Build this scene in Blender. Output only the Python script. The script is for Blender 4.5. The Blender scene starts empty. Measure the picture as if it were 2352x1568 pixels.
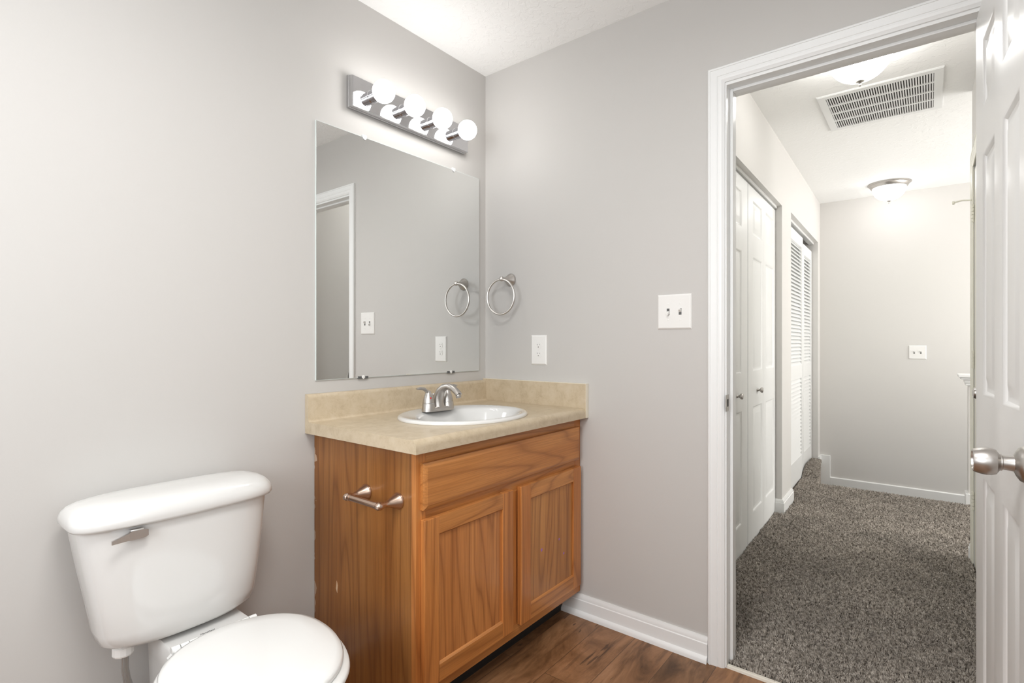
import bpy, bmesh, math, random
import numpy as np
from mathutils import Vector, Matrix, Euler
PI = math.pi
random.seed(4)
rng = np.random.default_rng(7)
SC = bpy.context.scene
COL = SC.collection

# ------------------------------------------------------------------ camera
F_PX = 1210.0
cam_d = bpy.data.cameras.new('camera')
cam_d.sensor_width = 36.0
cam_d.lens = F_PX / 2352.0 * 36.0
cam_d.shift_y = 4.0 / 2352.0
cam_d.clip_start = 0.02
cam = bpy.data.objects.new('camera', cam_d)
COL.objects.link(cam)
cam.location = (-1.926, -1.691, 1.145)
az = math.atan(959 / 1210.0)                      # heading measured from +X
cam.rotation_euler = (PI / 2, 0, az - PI / 2)
SC.camera = cam

# ------------------------------------------------------------------ view, world
SC.view_settings.view_transform = 'Standard'
SC.view_settings.look = 'None'
SC.view_settings.gamma = 1.0
SC.view_settings.exposure = 0.18
SC.view_settings.use_curve_mapping = False
W = bpy.data.worlds.new('world')
SC.world = W
W.use_nodes = True
W.node_tree.nodes['Background'].inputs[0].default_value = (0.9, 0.95, 1.0, 1)
W.node_tree.nodes['Background'].inputs[1].default_value = 0.3
try:
    SC.cycles.max_bounces = 10
    SC.cycles.diffuse_bounces = 6
    SC.cycles.glossy_bounces = 5
    SC.cycles.sample_clamp_indirect = 6.0
    SC.cycles.caustics_reflective = False
    SC.cycles.caustics_refractive = False
    SC.cycles.use_denoising = True
except Exception:
    pass

# light levels
BULB_W = 14.0          # each round vanity bulb, strength of the glowing glass
CEIL_FILL_W = 20.0          # added fill, as an unseen bathroom ceiling lamp
REAR_FILL_W = 20.0           # added fill, as daylight from an unseen rear window
HALL1_W, HALL2_W = 20.0, 9.0
SIDE_FILL_W = 5.6        # added fill, as daylight from an unseen frosted side window
LOFT_FILL_W = 72.0  # added fill from the unseen loft space beside the hall

def area(name, loc, rot, size, power, color=(1, 1, 1), sy=None):
    l = bpy.data.lights.new(name, 'AREA')
    l.energy = power
    l.color = color
    l.size = size
    if sy:
        l.shape = 'RECTANGLE'
        l.size_y = sy
    o = bpy.data.objects.new(name, l)
    COL.objects.link(o)
    o.location = loc
    o.rotation_euler = rot
    return o
def point(name, loc, power, radius, color=(1, 1, 1)):
    l = bpy.data.lights.new(name, 'POINT')
    l.energy = power
    l.color = color
    l.shadow_soft_size = radius
    o = bpy.data.objects.new(name, l)
    COL.objects.link(o)
    o.location = loc
    return o
# added fill lights: unseen ceiling lamp, two unseen windows, and the loft space
area('bath_ceiling_fill', (-1.62, -1.30, 2.33), (0, 0, 0), 0.55, CEIL_FILL_W, (1.0, 0.985, 0.96))
area('rear_window_fill', (-3.02, -1.0, 1.45), (0, -PI / 2, 0), 1.1, REAR_FILL_W, (0.93, 0.97, 1.0), 0.9)
area('side_window_fill', (-2.15, -2.06, 1.55), (PI / 2, 0, 0), 1.5, SIDE_FILL_W, (0.95, 0.98, 1.0), 1.0)
area('loft_fill', (2.8, -4.1, 1.4), (-PI / 2, 0, PI), 1.9, LOFT_FILL_W, (1.0, 0.99, 0.96), 1.8)

# ------------------------------------------------------------------ materials
def mat(name, col=(0.8, 0.8, 0.8), rough=0.5, metal=0.0, spec=0.5, coat=0.0):
    m = bpy.data.materials.new(name)
    m.use_nodes = True
    b = m.node_tree.nodes['Principled BSDF']
    b.inputs['Base Color'].default_value = (*col, 1)
    b.inputs['Roughness'].default_value = rough
    b.inputs['Metallic'].default_value = metal
    b.inputs['Specular IOR Level'].default_value = spec
    b.inputs['Coat Weight'].default_value = coat
    b.inputs['Coat Roughness'].default_value = 0.08
    return m
def N(m, t, **kw):
    n = m.node_tree.nodes.new(t)
    for k, v in kw.items():
        setattr(n, k, v)
    return n
def LK(m, a, b):
    m.node_tree.links.new(a, b)
def bsdf(m):
    return m.node_tree.nodes['Principled BSDF']
def noise(m, scale, detail=3, vec=None, rough=0.5, dist=0.0):
    n = N(m, 'ShaderNodeTexNoise')
    n.inputs['Scale'].default_value = scale
    n.inputs['Detail'].default_value = detail
    n.inputs['Roughness'].default_value = rough
    n.inputs['Distortion'].default_value = dist
    if vec is not None:
        LK(m, vec, n.inputs['Vector'])
    return n
def ramp(m, src, stops):
    r = N(m, 'ShaderNodeValToRGB')
    cr = r.color_ramp
    while len(cr.elements) < len(stops):
        cr.elements.new(0.5)
    for e, (p, c) in zip(cr.elements, stops):
        e.position = p
        e.color = (*c, 1) if len(c) == 3 else c
    LK(m, src, r.inputs['Fac'])
    return r
def bump(m, src, strength, dist=0.002, prev=None):
    b = N(m, 'ShaderNodeBump')
    b.inputs['Strength'].default_value = strength
    b.inputs['Distance'].default_value = dist
    LK(m, src, b.inputs['Height'])
    if prev is not None:
        LK(m, prev.outputs[0], b.inputs['Normal'])
    LK(m, b.outputs[0], bsdf(m).inputs['Normal'])
    return b
def geo_pos(m):
    return N(m, 'ShaderNodeNewGeometry').outputs['Position']
def obj_co(m):
    return N(m, 'ShaderNodeTexCoord').outputs['Object']
def mapping(m, vec, scale=(1, 1, 1), loc=(0, 0, 0), rot=(0, 0, 0)):
    n = N(m, 'ShaderNodeMapping')
    n.inputs['Scale'].default_value = scale
    n.inputs['Location'].default_value = loc
    n.inputs['Rotation'].default_value = rot
    LK(m, vec, n.inputs['Vector'])
    return n.outputs[0]
def mixc(m, fac, a, b, mode='MIX'):
    n = N(m, 'ShaderNodeMix', data_type='RGBA', blend_type=mode)
    for sock, v in ((n.inputs['Factor'], fac), (n.inputs[6], a), (n.inputs[7], b)):
        if hasattr(v, 'links') or isinstance(v, bpy.types.NodeSocket):
            LK(m, v, sock)
        elif isinstance(v, (int, float)):
            sock.default_value = v
        else:
            sock.default_value = (*v, 1)
    return n.outputs[2]
def math_n(m, op, a, b=None, c=None):
    n = N(m, 'ShaderNodeMath', operation=op)
    for i, v in enumerate((a, b, c)):
        if v is None:
            continue
        if isinstance(v, (int, float)):
            n.inputs[i].default_value = v
        else:
            LK(m, v, n.inputs[i])
    return n.outputs[0]

def paint(name, c1, c2, rough=0.55, bumps=0.12, scale=180):
    m = mat(name, c1, rough, spec=0.35)
    p = geo_pos(m)
    n1 = noise(m, 1.4, 2, p)
    LK(m, mixc(m, n1.outputs[0], c1, c2), bsdf(m).inputs['Base Color'])
    n2 = noise(m, scale, 3, p)
    bump(m, n2.outputs[0], bumps, 0.001)
    return m
M_WALL = paint('wall_paint', (0.535, 0.522, 0.500), (0.550, 0.530, 0.512))
M_HALL = paint('hall_wall_paint', (0.645, 0.635, 0.61), (0.655, 0.635, 0.62))
M_TRIM = mat('white_trim_paint', (0.81, 0.815, 0.81), 0.32)
M_DOOR = mat('white_door_paint', (0.80, 0.805, 0.80), 0.33)
_n = noise(M_DOOR, 1.0, 4, mapping(M_DOOR, obj_co(M_DOOR), (260, 260, 9)))
bump(M_DOOR, _n.outputs[0], 0.05, 0.0005)
M_CREAM = mat('cream_door_paint', (0.76, 0.745, 0.655), 0.3)
M_PLASTIC = mat('white_plastic', (0.80, 0.79, 0.77), 0.25)
M_DARK = mat('dark_slot', (0.03, 0.028, 0.025), 0.6)
M_GREY = mat('flat_dark_grey', (0.10, 0.10, 0.10), 0.6)  # plain dark grey for clips, switch slots and logo print
M_CHINA = mat('vitreous_china', (0.70, 0.695, 0.68), 0.09, coat=0.4)
M_SEAT = mat('toilet_seat_enamel', (0.76, 0.76, 0.745), 0.16, coat=0.2)
M_CHROME = mat('polished_chrome', (0.66, 0.66, 0.68), 0.05, 1.0)
M_NICKEL = mat('brushed_nickel', (0.52, 0.495, 0.47), 0.34, 1.0)
M_STEEL = mat('brushed_steel_edge', (0.62, 0.62, 0.63), 0.25, 1.0)
M_LEVER = mat('satin_chrome', (0.84, 0.83, 0.82), 0.24, 1.0)
M_NICKEL_OAKTINT = mat('nickel_oak_reflection', (0.62, 0.47, 0.38), 0.27, 1.0)  # copper tint paints the nearby oak's reflection into the nickel
M_MIRROR = mat('mirror_silver', (0.90, 0.91, 0.90), 0.0, 1.0)
M_MEDGE = mat('mirror_glass_edge', (0.70, 0.76, 0.74), 0.15)
M_RED = mat('red_dot', (0.6, 0.02, 0.02), 0.3)
M_PURPLE = mat('purple_mark', (0.35, 0.15, 0.42), 0.6)
M_TOE = mat('black_vinyl_base', (0.012, 0.012, 0.011), 0.55)
M_CLEAR = mat('clear_plastic_clip', (0.75, 0.76, 0.76), 0.15)
M_STRIP = mat('cream_threshold_strip', (0.72, 0.68, 0.60), 0.4)
M_BRAID = mat('braided_hose', (0.45, 0.44, 0.43), 0.35, 0.7)
_b = N(M_BRAID, 'ShaderNodeTexWave')
_b.inputs['Scale'].default_value = 160
LK(M_BRAID, obj_co(M_BRAID), _b.inputs['Vector'])
bump(M_BRAID, _b.outputs[0], 0.6, 0.002)

# ceiling : knock-down texture
M_CEIL = mat('ceiling_texture', (0.91, 0.91, 0.90), 0.7, spec=0.2)
_p = geo_pos(M_CEIL)
_n1 = noise(M_CEIL, 26, 4, _p, 0.6, 0.6)
_r1 = ramp(M_CEIL, _n1.outputs[0], [(0.50, (0, 0, 0)), (0.60, (1, 1, 1))])
bump(M_CEIL, _r1.outputs[0], 0.32, 0.003)

# emitters
def emis(name, col, s):
    m = bpy.data.materials.new(name)
    m.use_nodes = True
    nt = m.node_tree
    nt.nodes.clear()
    e = nt.nodes.new('ShaderNodeEmission')
    o = nt.nodes.new('ShaderNodeOutputMaterial')
    e.inputs[0].default_value = (*col, 1)
    e.inputs[1].default_value = s
    nt.links.new(e.outputs[0], o.inputs[0])
    return m
M_BULB = emis('lit_bulb_glass', (1.0, 0.985, 0.965), BULB_W)
M_GLOW1 = emis('lit_glass_bowl_near', (1.0, 0.985, 0.955), HALL1_W)
M_GLOW2 = emis('lit_glass_bowl_far', (1.0, 0.99, 0.975), HALL2_W)
M_FILLBOWL = emis('fill_bowl_glow', (1.0, 0.98, 0.95), 3.0)  # glow for the added bath ceiling lamp, not used
M_FILLPANE = emis('fill_glow_pane', (0.9, 0.95, 1.0), 1.5)  # glowing glass of the two added fill windows

# oak : grain runs along local axis `ax`
def oak(name, ax, tint=(1, 1, 1), seed=0.0, darker=1.0):
    m = mat(name, (0.5, 0.25, 0.1), 0.33, spec=0.4, coat=0.15)
    co = obj_co(m)
    s = [1, 1, 1]
    s[ax] = 0.075
    v = mapping(m, co, tuple(s), (seed, seed * 1.7, seed * 0.6))
    # growth rings: distance bands distorted -> cathedral figures
    nb = noise(m, 5.0, 2, v, 0.42, 0.15)
    rings = math_n(m, 'FRACT', math_n(m, 'MULTIPLY', nb.outputs[0], 17.0))
    tri = math_n(m, 'ABSOLUTE', math_n(m, 'SUBTRACT', rings, 0.5))          # 0..0.5
    band = ramp(m, tri, [(0.0, (1, 1, 1)), (0.10, (0.45, 0.45, 0.45)), (0.22, (0.12, 0.12, 0.12)), (0.5, (0, 0, 0))])
    s2 = [1, 1, 1]
    s2[ax] = 0.02
    v2 = mapping(m, co, tuple(s2), (seed, 0, 0))
    nf = noise(m, 230, 3, v2, 0.65)
    fine = ramp(m, nf.outputs[0], [(0.38, (1, 1, 1)), (0.60, (0, 0, 0))])
    s3 = [1, 1, 1]
    s3[ax] = 0.12
    nl = noise(m, 9, 2, mapping(m, co, tuple(s3), (seed * 3, 1, 2)))
    base = ramp(m, nl.outputs[0], [(0.3, (0.45 * tint[0] * darker, 0.165 * tint[1] * darker, 0.041 * tint[2] * darker)),
                                   (0.7, (0.60 * tint[0] * darker, 0.258 * tint[1] * darker, 0.078 * tint[2] * darker))])
    c1 = mixc(m, math_n(m, 'MULTIPLY', band.outputs[0], 0.55), base.outputs[0], (0.21 * tint[0] * darker, 0.062 * tint[1] * darker, 0.015 * tint[2] * darker))
    c2 = mixc(m, math_n(m, 'MULTIPLY', fine.outputs[0], 0.30), c1, (0.17 * darker, 0.06 * darker, 0.016 * darker))
    LK(m, c2, bsdf(m).inputs['Base Color'])
    bump(m, fine.outputs[0], 0.10, -0.0004)
    return m, c2
OAK_V, _ = oak('oak_vertical_grain', 2, (1, 1, 1), 1.3)
OAK_V2, _ = oak('oak_vertical_grain_stile', 2, (1.05, 1.0, 0.95), 7.1)
OAK_H, _ = oak('oak_horizontal_grain', 0, (1.04, 1.06, 1.05), 3.7)
OAK_P1, _ = oak('oak_panel_left', 2, (1.0, 0.97, 1.0), 5.2)
OAK_P2, _ = oak('oak_panel_right', 2, (0.94, 1.0, 1.0), 9.4)
# the side panel is darker veneer with pale caulk smears and a chip by the wall
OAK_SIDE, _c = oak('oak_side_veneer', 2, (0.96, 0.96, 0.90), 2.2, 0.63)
_co = N(OAK_SIDE, 'ShaderNodeSeparateXYZ')
_oc = obj_co(OAK_SIDE)
LK(OAK_SIDE, _oc, _co.inputs[0])
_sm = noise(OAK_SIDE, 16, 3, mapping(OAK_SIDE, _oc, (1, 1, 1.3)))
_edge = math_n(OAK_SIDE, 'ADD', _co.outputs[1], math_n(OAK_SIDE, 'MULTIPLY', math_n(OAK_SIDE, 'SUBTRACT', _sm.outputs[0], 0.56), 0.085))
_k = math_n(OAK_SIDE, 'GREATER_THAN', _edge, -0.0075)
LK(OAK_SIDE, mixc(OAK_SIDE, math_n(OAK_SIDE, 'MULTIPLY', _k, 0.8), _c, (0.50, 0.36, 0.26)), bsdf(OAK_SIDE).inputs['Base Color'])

# laminate worktop
M_LAM = mat('beige_laminate', (0.62, 0.50, 0.36), 0.33, spec=0.4)
_p = geo_pos(M_LAM)
_a = noise(M_LAM, 24, 6, _p, 0.7, 0.3)
_b = noise(M_LAM, 3.0, 2, _p)
_c1 = ramp(M_LAM, _a.outputs[0], [(0.30, (0.45, 0.36, 0.245)), (0.5, (0.54, 0.445, 0.315)), (0.72, (0.59, 0.50, 0.375))])
_v = noise(M_LAM, 60, 2, _p)
_sp = ramp(M_LAM, _v.outputs[0], [(0.66, (0, 0, 0)), (0.74, (1, 1, 1))])
LK(M_LAM, mixc(M_LAM, math_n(M_LAM, 'MULTIPLY', _sp.outputs[0], 0.25), _c1.outputs[0], (0.36, 0.27, 0.17)), bsdf(M_LAM).inputs['Base Color'])
M_LAMEDGE = mat('pale_laminate_edge', (0.80, 0.74, 0.62), 0.35)

# vinyl plank floor, boards along X
M_FLOOR = mat('wood_look_planks', (0.3, 0.16, 0.08), 0.36, spec=0.35)
_p = geo_pos(M_FLOOR)
_pm = mapping(M_FLOOR, _p, (1, 1, 1), (0.42, 0.035, 0))
_br = N(M_FLOOR, 'ShaderNodeTexBrick')
_br.offset = 0.37
_br.offset_frequency = 2
_br.inputs['Scale'].default_value = 1.0
_br.inputs['Brick Width'].default_value = 0.92
_br.inputs['Row Height'].default_value = 0.152
_br.inputs['Mortar Size'].default_value = 0.0011
_br.inputs['Mortar Smooth'].default_value = 0.2
_br.inputs['Bias'].default_value = 0.0
_br.inputs['Color1'].default_value = (0, 0, 0, 1)
_br.inputs['Color2'].default_value = (1, 1, 1, 1)
_br.inputs['Mortar'].default_value = (0.5, 0.5, 0.5, 1)
LK(M_FLOOR, _pm, _br.inputs['Vector'])
_off = N(M_FLOOR, 'ShaderNodeVectorMath', operation='MULTIPLY_ADD')
LK(M_FLOOR, _br.outputs['Color'], _off.inputs[0])
_off.inputs[1].default_value = (7.0, 3.0, 5.0)
LK(M_FLOOR, _p, _off.inputs[2])
_g1 = noise(M_FLOOR, 5.5, 6, mapping(M_FLOOR, _off.outputs[0], (0.42, 1.6, 1)), 0.68, 1.0)
_g2 = noise(M_FLOOR, 42, 4, mapping(M_FLOOR, _off.outputs[0], (0.07, 1.0, 1)), 0.6)
_g3 = noise(M_FLOOR, 2.3, 2, _p)
_cr = ramp(M_FLOOR, _g1.outputs[0], [(0.30, (0.070, 0.031, 0.012)), (0.42, (0.175, 0.085, 0.037)), (0.55, (0.275, 0.142, 0.068)), (0.74, (0.37, 0.205, 0.110))])
_tone = ramp(M_FLOOR, _br.outputs['Color'], [(0.0, (0.86, 0.86, 0.86)), (1.0, (1.12, 1.08, 1.06))])
_c1 = mixc(M_FLOOR, 1.0, _cr.outputs[0], _tone.outputs[0], 'MULTIPLY')
_fr = ramp(M_FLOOR, _g2.outputs[0], [(0.32, (1, 1, 1)), (0.46, (0, 0, 0))])
_c2 = mixc(M_FLOOR, math_n(M_FLOOR, 'MULTIPLY', _fr.outputs[0], 0.6), _c1, (0.09, 0.042, 0.02))
# knots / hard cracks
_kn = noise(M_FLOOR, 17, 3, mapping(M_FLOOR, _off.outputs[0], (0.22, 1.7, 1)), 0.55, 1.4)
_kr = ramp(M_FLOOR, _kn.outputs[0], [(0.655, (0, 0, 0)), (0.69, (1, 1, 1))])
_c3 = mixc(M_FLOOR, math_n(M_FLOOR, 'MULTIPLY', _kr.outputs[0], 0.8), _c2, (0.06, 0.028, 0.014))
_c4 = mixc(M_FLOOR, math_n(M_FLOOR, 'MULTIPLY', _br.outputs['Fac'], 0.75), _c3, (0.035, 0.02, 0.012))
LK(M_FLOOR, _c4, bsdf(M_FLOOR).inputs['Base Color'])
bump(M_FLOOR, _fr.outputs[0], 0.15, -0.0006)

# carpet
M_CARPET = mat('carpet_fibre', (0.2, 0.18, 0.16), 0.95, spec=0.1)
_p = geo_pos(M_CARPET)
_a = noise(M_CARPET, 75, 2, _p, 0.6)
_b = noise(M_CARPET, 2.6, 3, _p, 0.6, 0.8)
_ca = ramp(M_CARPET, _a.outputs[0], [(0.31, (0.095, 0.080, 0.066)), (0.46, (0.315, 0.280, 0.243)), (0.72, (0.62, 0.565, 0.505))])
_cb = ramp(M_CARPET, _b.outputs[0], [(0.3, (0.78, 0.78, 0.78)), (0.7, (1.12, 1.12, 1.12))])
LK(M_CARPET, mixc(M_CARPET, 1.0, _ca.outputs[0], _cb.outputs[0], 'MULTIPLY'), bsdf(M_CARPET).inputs['Base Color'])
M_CARPETBASE = mat('carpet_backing', (0.12, 0.105, 0.09), 1.0, spec=0.0)

# ------------------------------------------------------------------ builders
class MB:
    """collects shapes into one mesh"""
    def __init__(s):
        s.bm = bmesh.new()
    def box(s, x0, x1, y0, y1, z0, z1, bev=0.0, seg=2, mi=0):
        x0, x1 = min(x0, x1), max(x0, x1)
        y0, y1 = min(y0, y1), max(y0, y1)
        z0, z1 = min(z0, z1), max(z0, z1)
        vs = [s.bm.verts.new((x, y, z)) for x in (x0, x1) for y in (y0, y1) for z in (z0, z1)]
        fs = []
        for q in ((0, 1, 3, 2), (4, 6, 7, 5), (0, 4, 5, 1), (2, 3, 7, 6), (0, 2, 6, 4), (1, 5, 7, 3)):
            f = s.bm.faces.new([vs[i] for i in q])
            f.material_index = mi
            fs.append(f)
        if bev:
            es = list({e for f in fs for e in f.edges})
            r = bmesh.ops.bevel(s.bm, geom=es, offset=bev, segments=seg, profile=0.5, affect='EDGES')
            for f in r['faces']:
                f.material_index = mi
        return s
    def rings(s, rings, close0=True, close1=True, cyc=True, mi=0):
        """skin a list of rings (lists of points, same length)"""
        R = [[s.bm.verts.new(p) for p in r] for r in rings]
        n = len(R[0])
        for a, b in zip(R[:-1], R[1:]):
            for i in range(n if cyc else n - 1):
                j = (i + 1) % n
                f = s.bm.faces.new((a[i], a[j], b[j], b[i]))
                f.material_index = mi
        if close0:
            s.bm.faces.new(list(reversed(R[0]))).material_index = mi
        if close1:
            s.bm.faces.new(R[-1]).material_index = mi
        return s
    def lathe(s, prof, origin=(0, 0, 0), axis=(0, 0, 1), seg=32, mi=0):
        """prof: list of (radius, height along axis)"""
        ax = Vector(axis).normalized()
        q = Vector((0, 0, 1)).rotation_difference(ax)
        o = Vector(origin)
        rr = []
        for r, h in prof:
            r = max(r, 1e-5)
            rr.append([tuple(o + q @ Vector((r * math.cos(2 * PI * k / seg), r * math.sin(2 * PI * k / seg), h))) for k in range(seg)])
        return s.rings(rr, mi=mi)
    def tube(s, pts, rad, seg=12, mi=0, flat=1.0, caps=True):
        """sweep a circle (radius or list of radii) along pts"""
        P = [Vector(p) for p in pts]
        n = len(P)
        rads = rad if isinstance(rad, (list, tuple)) else [rad] * n
        up = Vector((0, 0, 1))
        rr = []
        prev = None
        for i in range(n):
            t = (P[min(i + 1, n - 1)] - P[max(i - 1, 0)]).normalized()
            if prev is None:
                a = up if abs(t.dot(up)) < 0.95 else Vector((1, 0, 0))
                u = (a - t * a.dot(t)).normalized()
            else:
                u = (prev - t * prev.dot(t)).normalized()
            prev = u
            w = t.cross(u)
            rr.append([tuple(P[i] + rads[i] * (u * math.cos(2 * PI * k / seg) * flat + w * math.sin(2 * PI * k / seg))) for k in range(seg)])
        return s.rings(rr, caps, caps, mi=mi)
    def prism(s, prof, axis, a, b, mi=0):
        """extrude a closed 2D profile along axis 'x','y','z' from a to b; profile in the other two coords in order"""
        def mk(t):
            if axis == 'x':
                return [(t, u, v) for u, v in prof]
            if axis == 'y':
                return [(u, t, v) for u, v in prof]
            return [(u, v, t) for u, v in prof]
        return s.rings([mk(a), mk(b)], mi=mi)
    def torus(s, c, R, r, axis='x', seg=48, ss=12, mi=0, rot=0):
        rr = []
        for i in range(seg):
            a = 2 * PI * i / seg
            ring = []
            for k in range(ss):
                b = 2 * PI * k / ss
                rad = R + r * math.cos(b)
                h = r * math.sin(b)
                p = {'x': (h, rad * math.cos(a), rad * math.sin(a)), 'y': (rad * math.cos(a), h, rad * math.sin(a)), 'z': (rad * math.cos(a), rad * math.sin(a), h)}[axis]
                ring.append(tuple(Vector(c) + Vector(p)))
            rr.append(ring)
        rr.append(rr[0])
        return s.rings(rr, False, False, mi=mi)
    def build(s, name, mats, parent=None, smooth=None, loc=(0, 0, 0)):
        bm = s.bm
        bmesh.ops.remove_doubles(bm, verts=bm.verts, dist=1e-6)
        bmesh.ops.recalc_face_normals(bm, faces=bm.faces)
        me = bpy.data.meshes.new(name)
        bm.to_mesh(me)
        bm.free()
        for m in (mats if isinstance(mats, (list, tuple)) else [mats]):
            me.materials.append(m)
        if smooth:
            me.polygons.foreach_set('use_smooth', [True] * len(me.polygons))
            me.set_sharp_from_angle(angle=math.radians(smooth))
        o = bpy.data.objects.new(name, me)
        COL.objects.link(o)
        o.location = loc
        if parent is not None:
            o.parent = parent
        return o
def superellipse(cx, cy, a, b, n, z, seg=48, bow=0.0):
    pts = []
    for k in range(seg):
        t = 2 * PI * k / seg
        c, d = math.cos(t), math.sin(t)
        x = a * math.copysign(abs(c) ** (2 / n), c)
        y = b * math.copysign(abs(d) ** (2 / n), d)
        if y < 0 and bow:
            y -= bow * (1 - (x / a) ** 2) * min(1, -y / b)
        pts.append((cx + x, cy + y, z))
    return pts
def tag(o, label=None, cat=None, group=None, kind=None):
    if label:
        o['label'] = label
    if cat:
        o['category'] = cat
    if group:
        o['group'] = group
    if kind:
        o['kind'] = kind
    return o
def thing(name, label, cat, loc=(0, 0, 0), rotz=0.0, group=None):
    o = bpy.data.objects.new(name, None)
    o.empty_display_size = 0.05
    COL.objects.link(o)
    o.location = loc
    o.rotation_euler = (0, 0, rotz)
    return tag(o, label, cat, group)
def struct(o, label=None):
    o['kind'] = 'structure'
    if label:
        o['label'] = label
    return o
def copy_tree(o, parent=None):
    c = o.copy()
    COL.objects.link(c)
    if parent is not None:
        c.parent = parent
    for ch in list(o.children):
        copy_tree(ch, c)
    return c
def cut(o, cutters):
    """real boolean cut, cutters removed afterwards"""
    mats = list(o.data.materials)
    for c in cutters:
        md = o.modifiers.new('cut', 'BOOLEAN')
        md.operation = 'DIFFERENCE'
        md.solver = 'EXACT'
        md.object = c
    bpy.context.view_layer.update()
    dg = bpy.context.evaluated_depsgraph_get()
    me = bpy.data.meshes.new_from_object(o.evaluated_get(dg))
    o.modifiers.clear()
    o.data = me
    for c in cutters:
        bpy.data.objects.remove(c, do_unlink=True)
    return o
def panel_face(bm, w, h, rects, y0, sgn, prof, mi=0):
    """a door face in the XZ plane at y=y0 (outward normal = sgn*Y) with recessed / raised rectangular panels.
    prof: list of (inset, depth) from the panel's outer edge inwards"""
    xs = sorted({0, w} | {r[0] for r in rects} | {r[1] for r in rects})
    zs = sorted({0, h} | {r[2] for r in rects} | {r[3] for r in rects})
    def inside(x, z):
        return any(r[0] < x < r[1] and r[2] < z < r[3] for r in rects)
    for xa, xb in zip(xs[:-1], xs[1:]):
        for za, zb in zip(zs[:-1], zs[1:]):
            if inside((xa + xb) / 2, (za + zb) / 2):
                continue
            f = bm.faces.new([bm.verts.new(p) for p in ((xa, y0, za), (xb, y0, za), (xb, y0, zb), (xa, y0, zb))])
            f.material_index = mi
    for (xa, xb, za, zb) in rects:
        loops = [[(xa, y0, za), (xb, y0, za), (xb, y0, zb), (xa, y0, zb)]]
        for ins, dep in prof:
            y = y0 - sgn * dep
            loops.append([(xa + ins, y, za + ins), (xb - ins, y, za + ins), (xb - ins, y, zb - ins), (xa + ins, y, zb - ins)])
        L = [[bm.verts.new(p) for p in l] for l in loops]
        for a, b in zip(L[:-1], L[1:]):
            for i in range(4):
                j = (i + 1) % 4
                bm.faces.new((a[i], a[j], b[j], b[i])).material_index = mi
        bm.faces.new(L[-1]).material_index = mi
MOULD = [(0.004, 0.0015), (0.010, 0.0075), (0.016, 0.009), (0.022, 0.008), (0.045, 0.0015), (0.050, 0.001)]
def panel_door_mb(w, h, t, rects, prof=MOULD, both=True):
    mb = MB()
    panel_face(mb.bm, w, h, rects, 0.0, 1, prof)
    panel_face(mb.bm, w, h, rects if both else [], -t, -1, prof)
    v = mb.bm.verts
    for q in (((0, 0, 0), (0, -t, 0), (0, -t, h), (0, 0, h)), ((w, 0, 0), (w, -t, 0), (w, -t, h), (w, 0, h)),
              ((0, 0, 0), (w, 0, 0), (w, -t, 0), (0, -t, 0)), ((0, 0, h), (w, 0, h), (w, -t, h), (0, -t, h))):
        mb.bm.faces.new([v.new(p) for p in q])
    return mb

# ================================================================== SETTING
ZC = 2.44             # bathroom ceiling
ZH = 2.48             # hall ceiling
DY0, DY1 = -1.130, -1.805     # doorway between these y, head at DZ
DZ = 2.055
WT = 0.115            # wall thickness
# bathroom floor
struct(MB().box(-3.1, 0.0, -2.1, 0.0, -0.05, 0.0).build('floor', M_FLOOR), 'brown wood-look plank floor of the bathroom')
# bathroom walls
struct(MB().box(-3.1, WT, 0.0, 0.12, -0.05, 2.6).build('wall_mirror_side', M_WALL), 'grey painted wall behind mirror and toilet')
w = MB()
w.box(0.0, WT, DY0 + 0.0125, 0.0, -0.05, 2.6)
w.box(0.0, WT, -2.1, DY1 - 0.0125, -0.05, 2.6)
w.box(0.0, WT, DY1 - 0.0125, DY0 + 0.0125, DZ + 0.0125, 2.6)
struct(w.build('wall_doorway_side', M_WALL), 'grey painted wall with the doorway and the light switch')
w = MB()
w.box(-3.1, -2.95, -2.2, -2.1, -0.05, 2.6).box(-1.35, 0.0, -2.2, -2.1, -0.05, 2.6).box(-2.95, -1.35, -2.2, -2.1, -0.05, 1.02).box(-2.95, -1.35, -2.2, -2.1, 2.08, 2.6)
struct(w.build('wall_behind_door', M_WALL), 'grey painted wall behind the open door')
w = MB()
w.box(-2.95, -2.90, -2.19, -2.11, 1.02, 2.08).box(-1.40, -1.35, -2.19, -2.11, 1.02, 2.08).box(-2.90, -1.40, -2.19, -2.11, 1.02, 1.07).box(-2.90, -1.40, -2.19, -2.11, 2.03, 2.08)
wf = struct(w.build('fill_window_2', M_TRIM), 'added white framed frosted window for fill light, unseen behind the camera')
MB().box(-2.90, -1.40, -2.155, -2.15, 1.07, 2.03).build('fill_pane', M_FILLPANE, wf)  # glowing sheet in the added side window
w = MB()          # rear wall with the opening for the added window
w.box(-3.2, -3.1, -2.2, 0.12, -0.05, 1.0)
w.box(-3.2, -3.1, -2.2, 0.12, 1.95, 2.6)
w.box(-3.2, -3.1, -2.2, -1.55, 1.0, 1.95)
w.box(-3.2, -3.1, -0.45, 0.12, 1.0, 1.95)
struct(w.build('wall_rear', M_WALL))
w = MB()
w.box(-3.19, -3.11, -1.55, -1.50, 1.0, 1.95).box(-3.19, -3.11, -0.50, -0.45, 1.0, 1.95).box(-3.19, -3.11, -1.50, -0.50, 1.0, 1.05).box(-3.19, -3.11, -1.50, -0.50, 1.90, 1.95).box(-3.17, -3.13, -1.5, -0.5, 1.46, 1.49)
wf = struct(w.build('fill_window_1', M_TRIM), 'added white framed window for fill light, unseen behind the camera')
MB().box(-3.155, -3.15, -1.5, -0.5, 1.05, 1.90).build('fill_pane', M_FILLPANE, wf)  # glowing sheet in the added rear window
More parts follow.
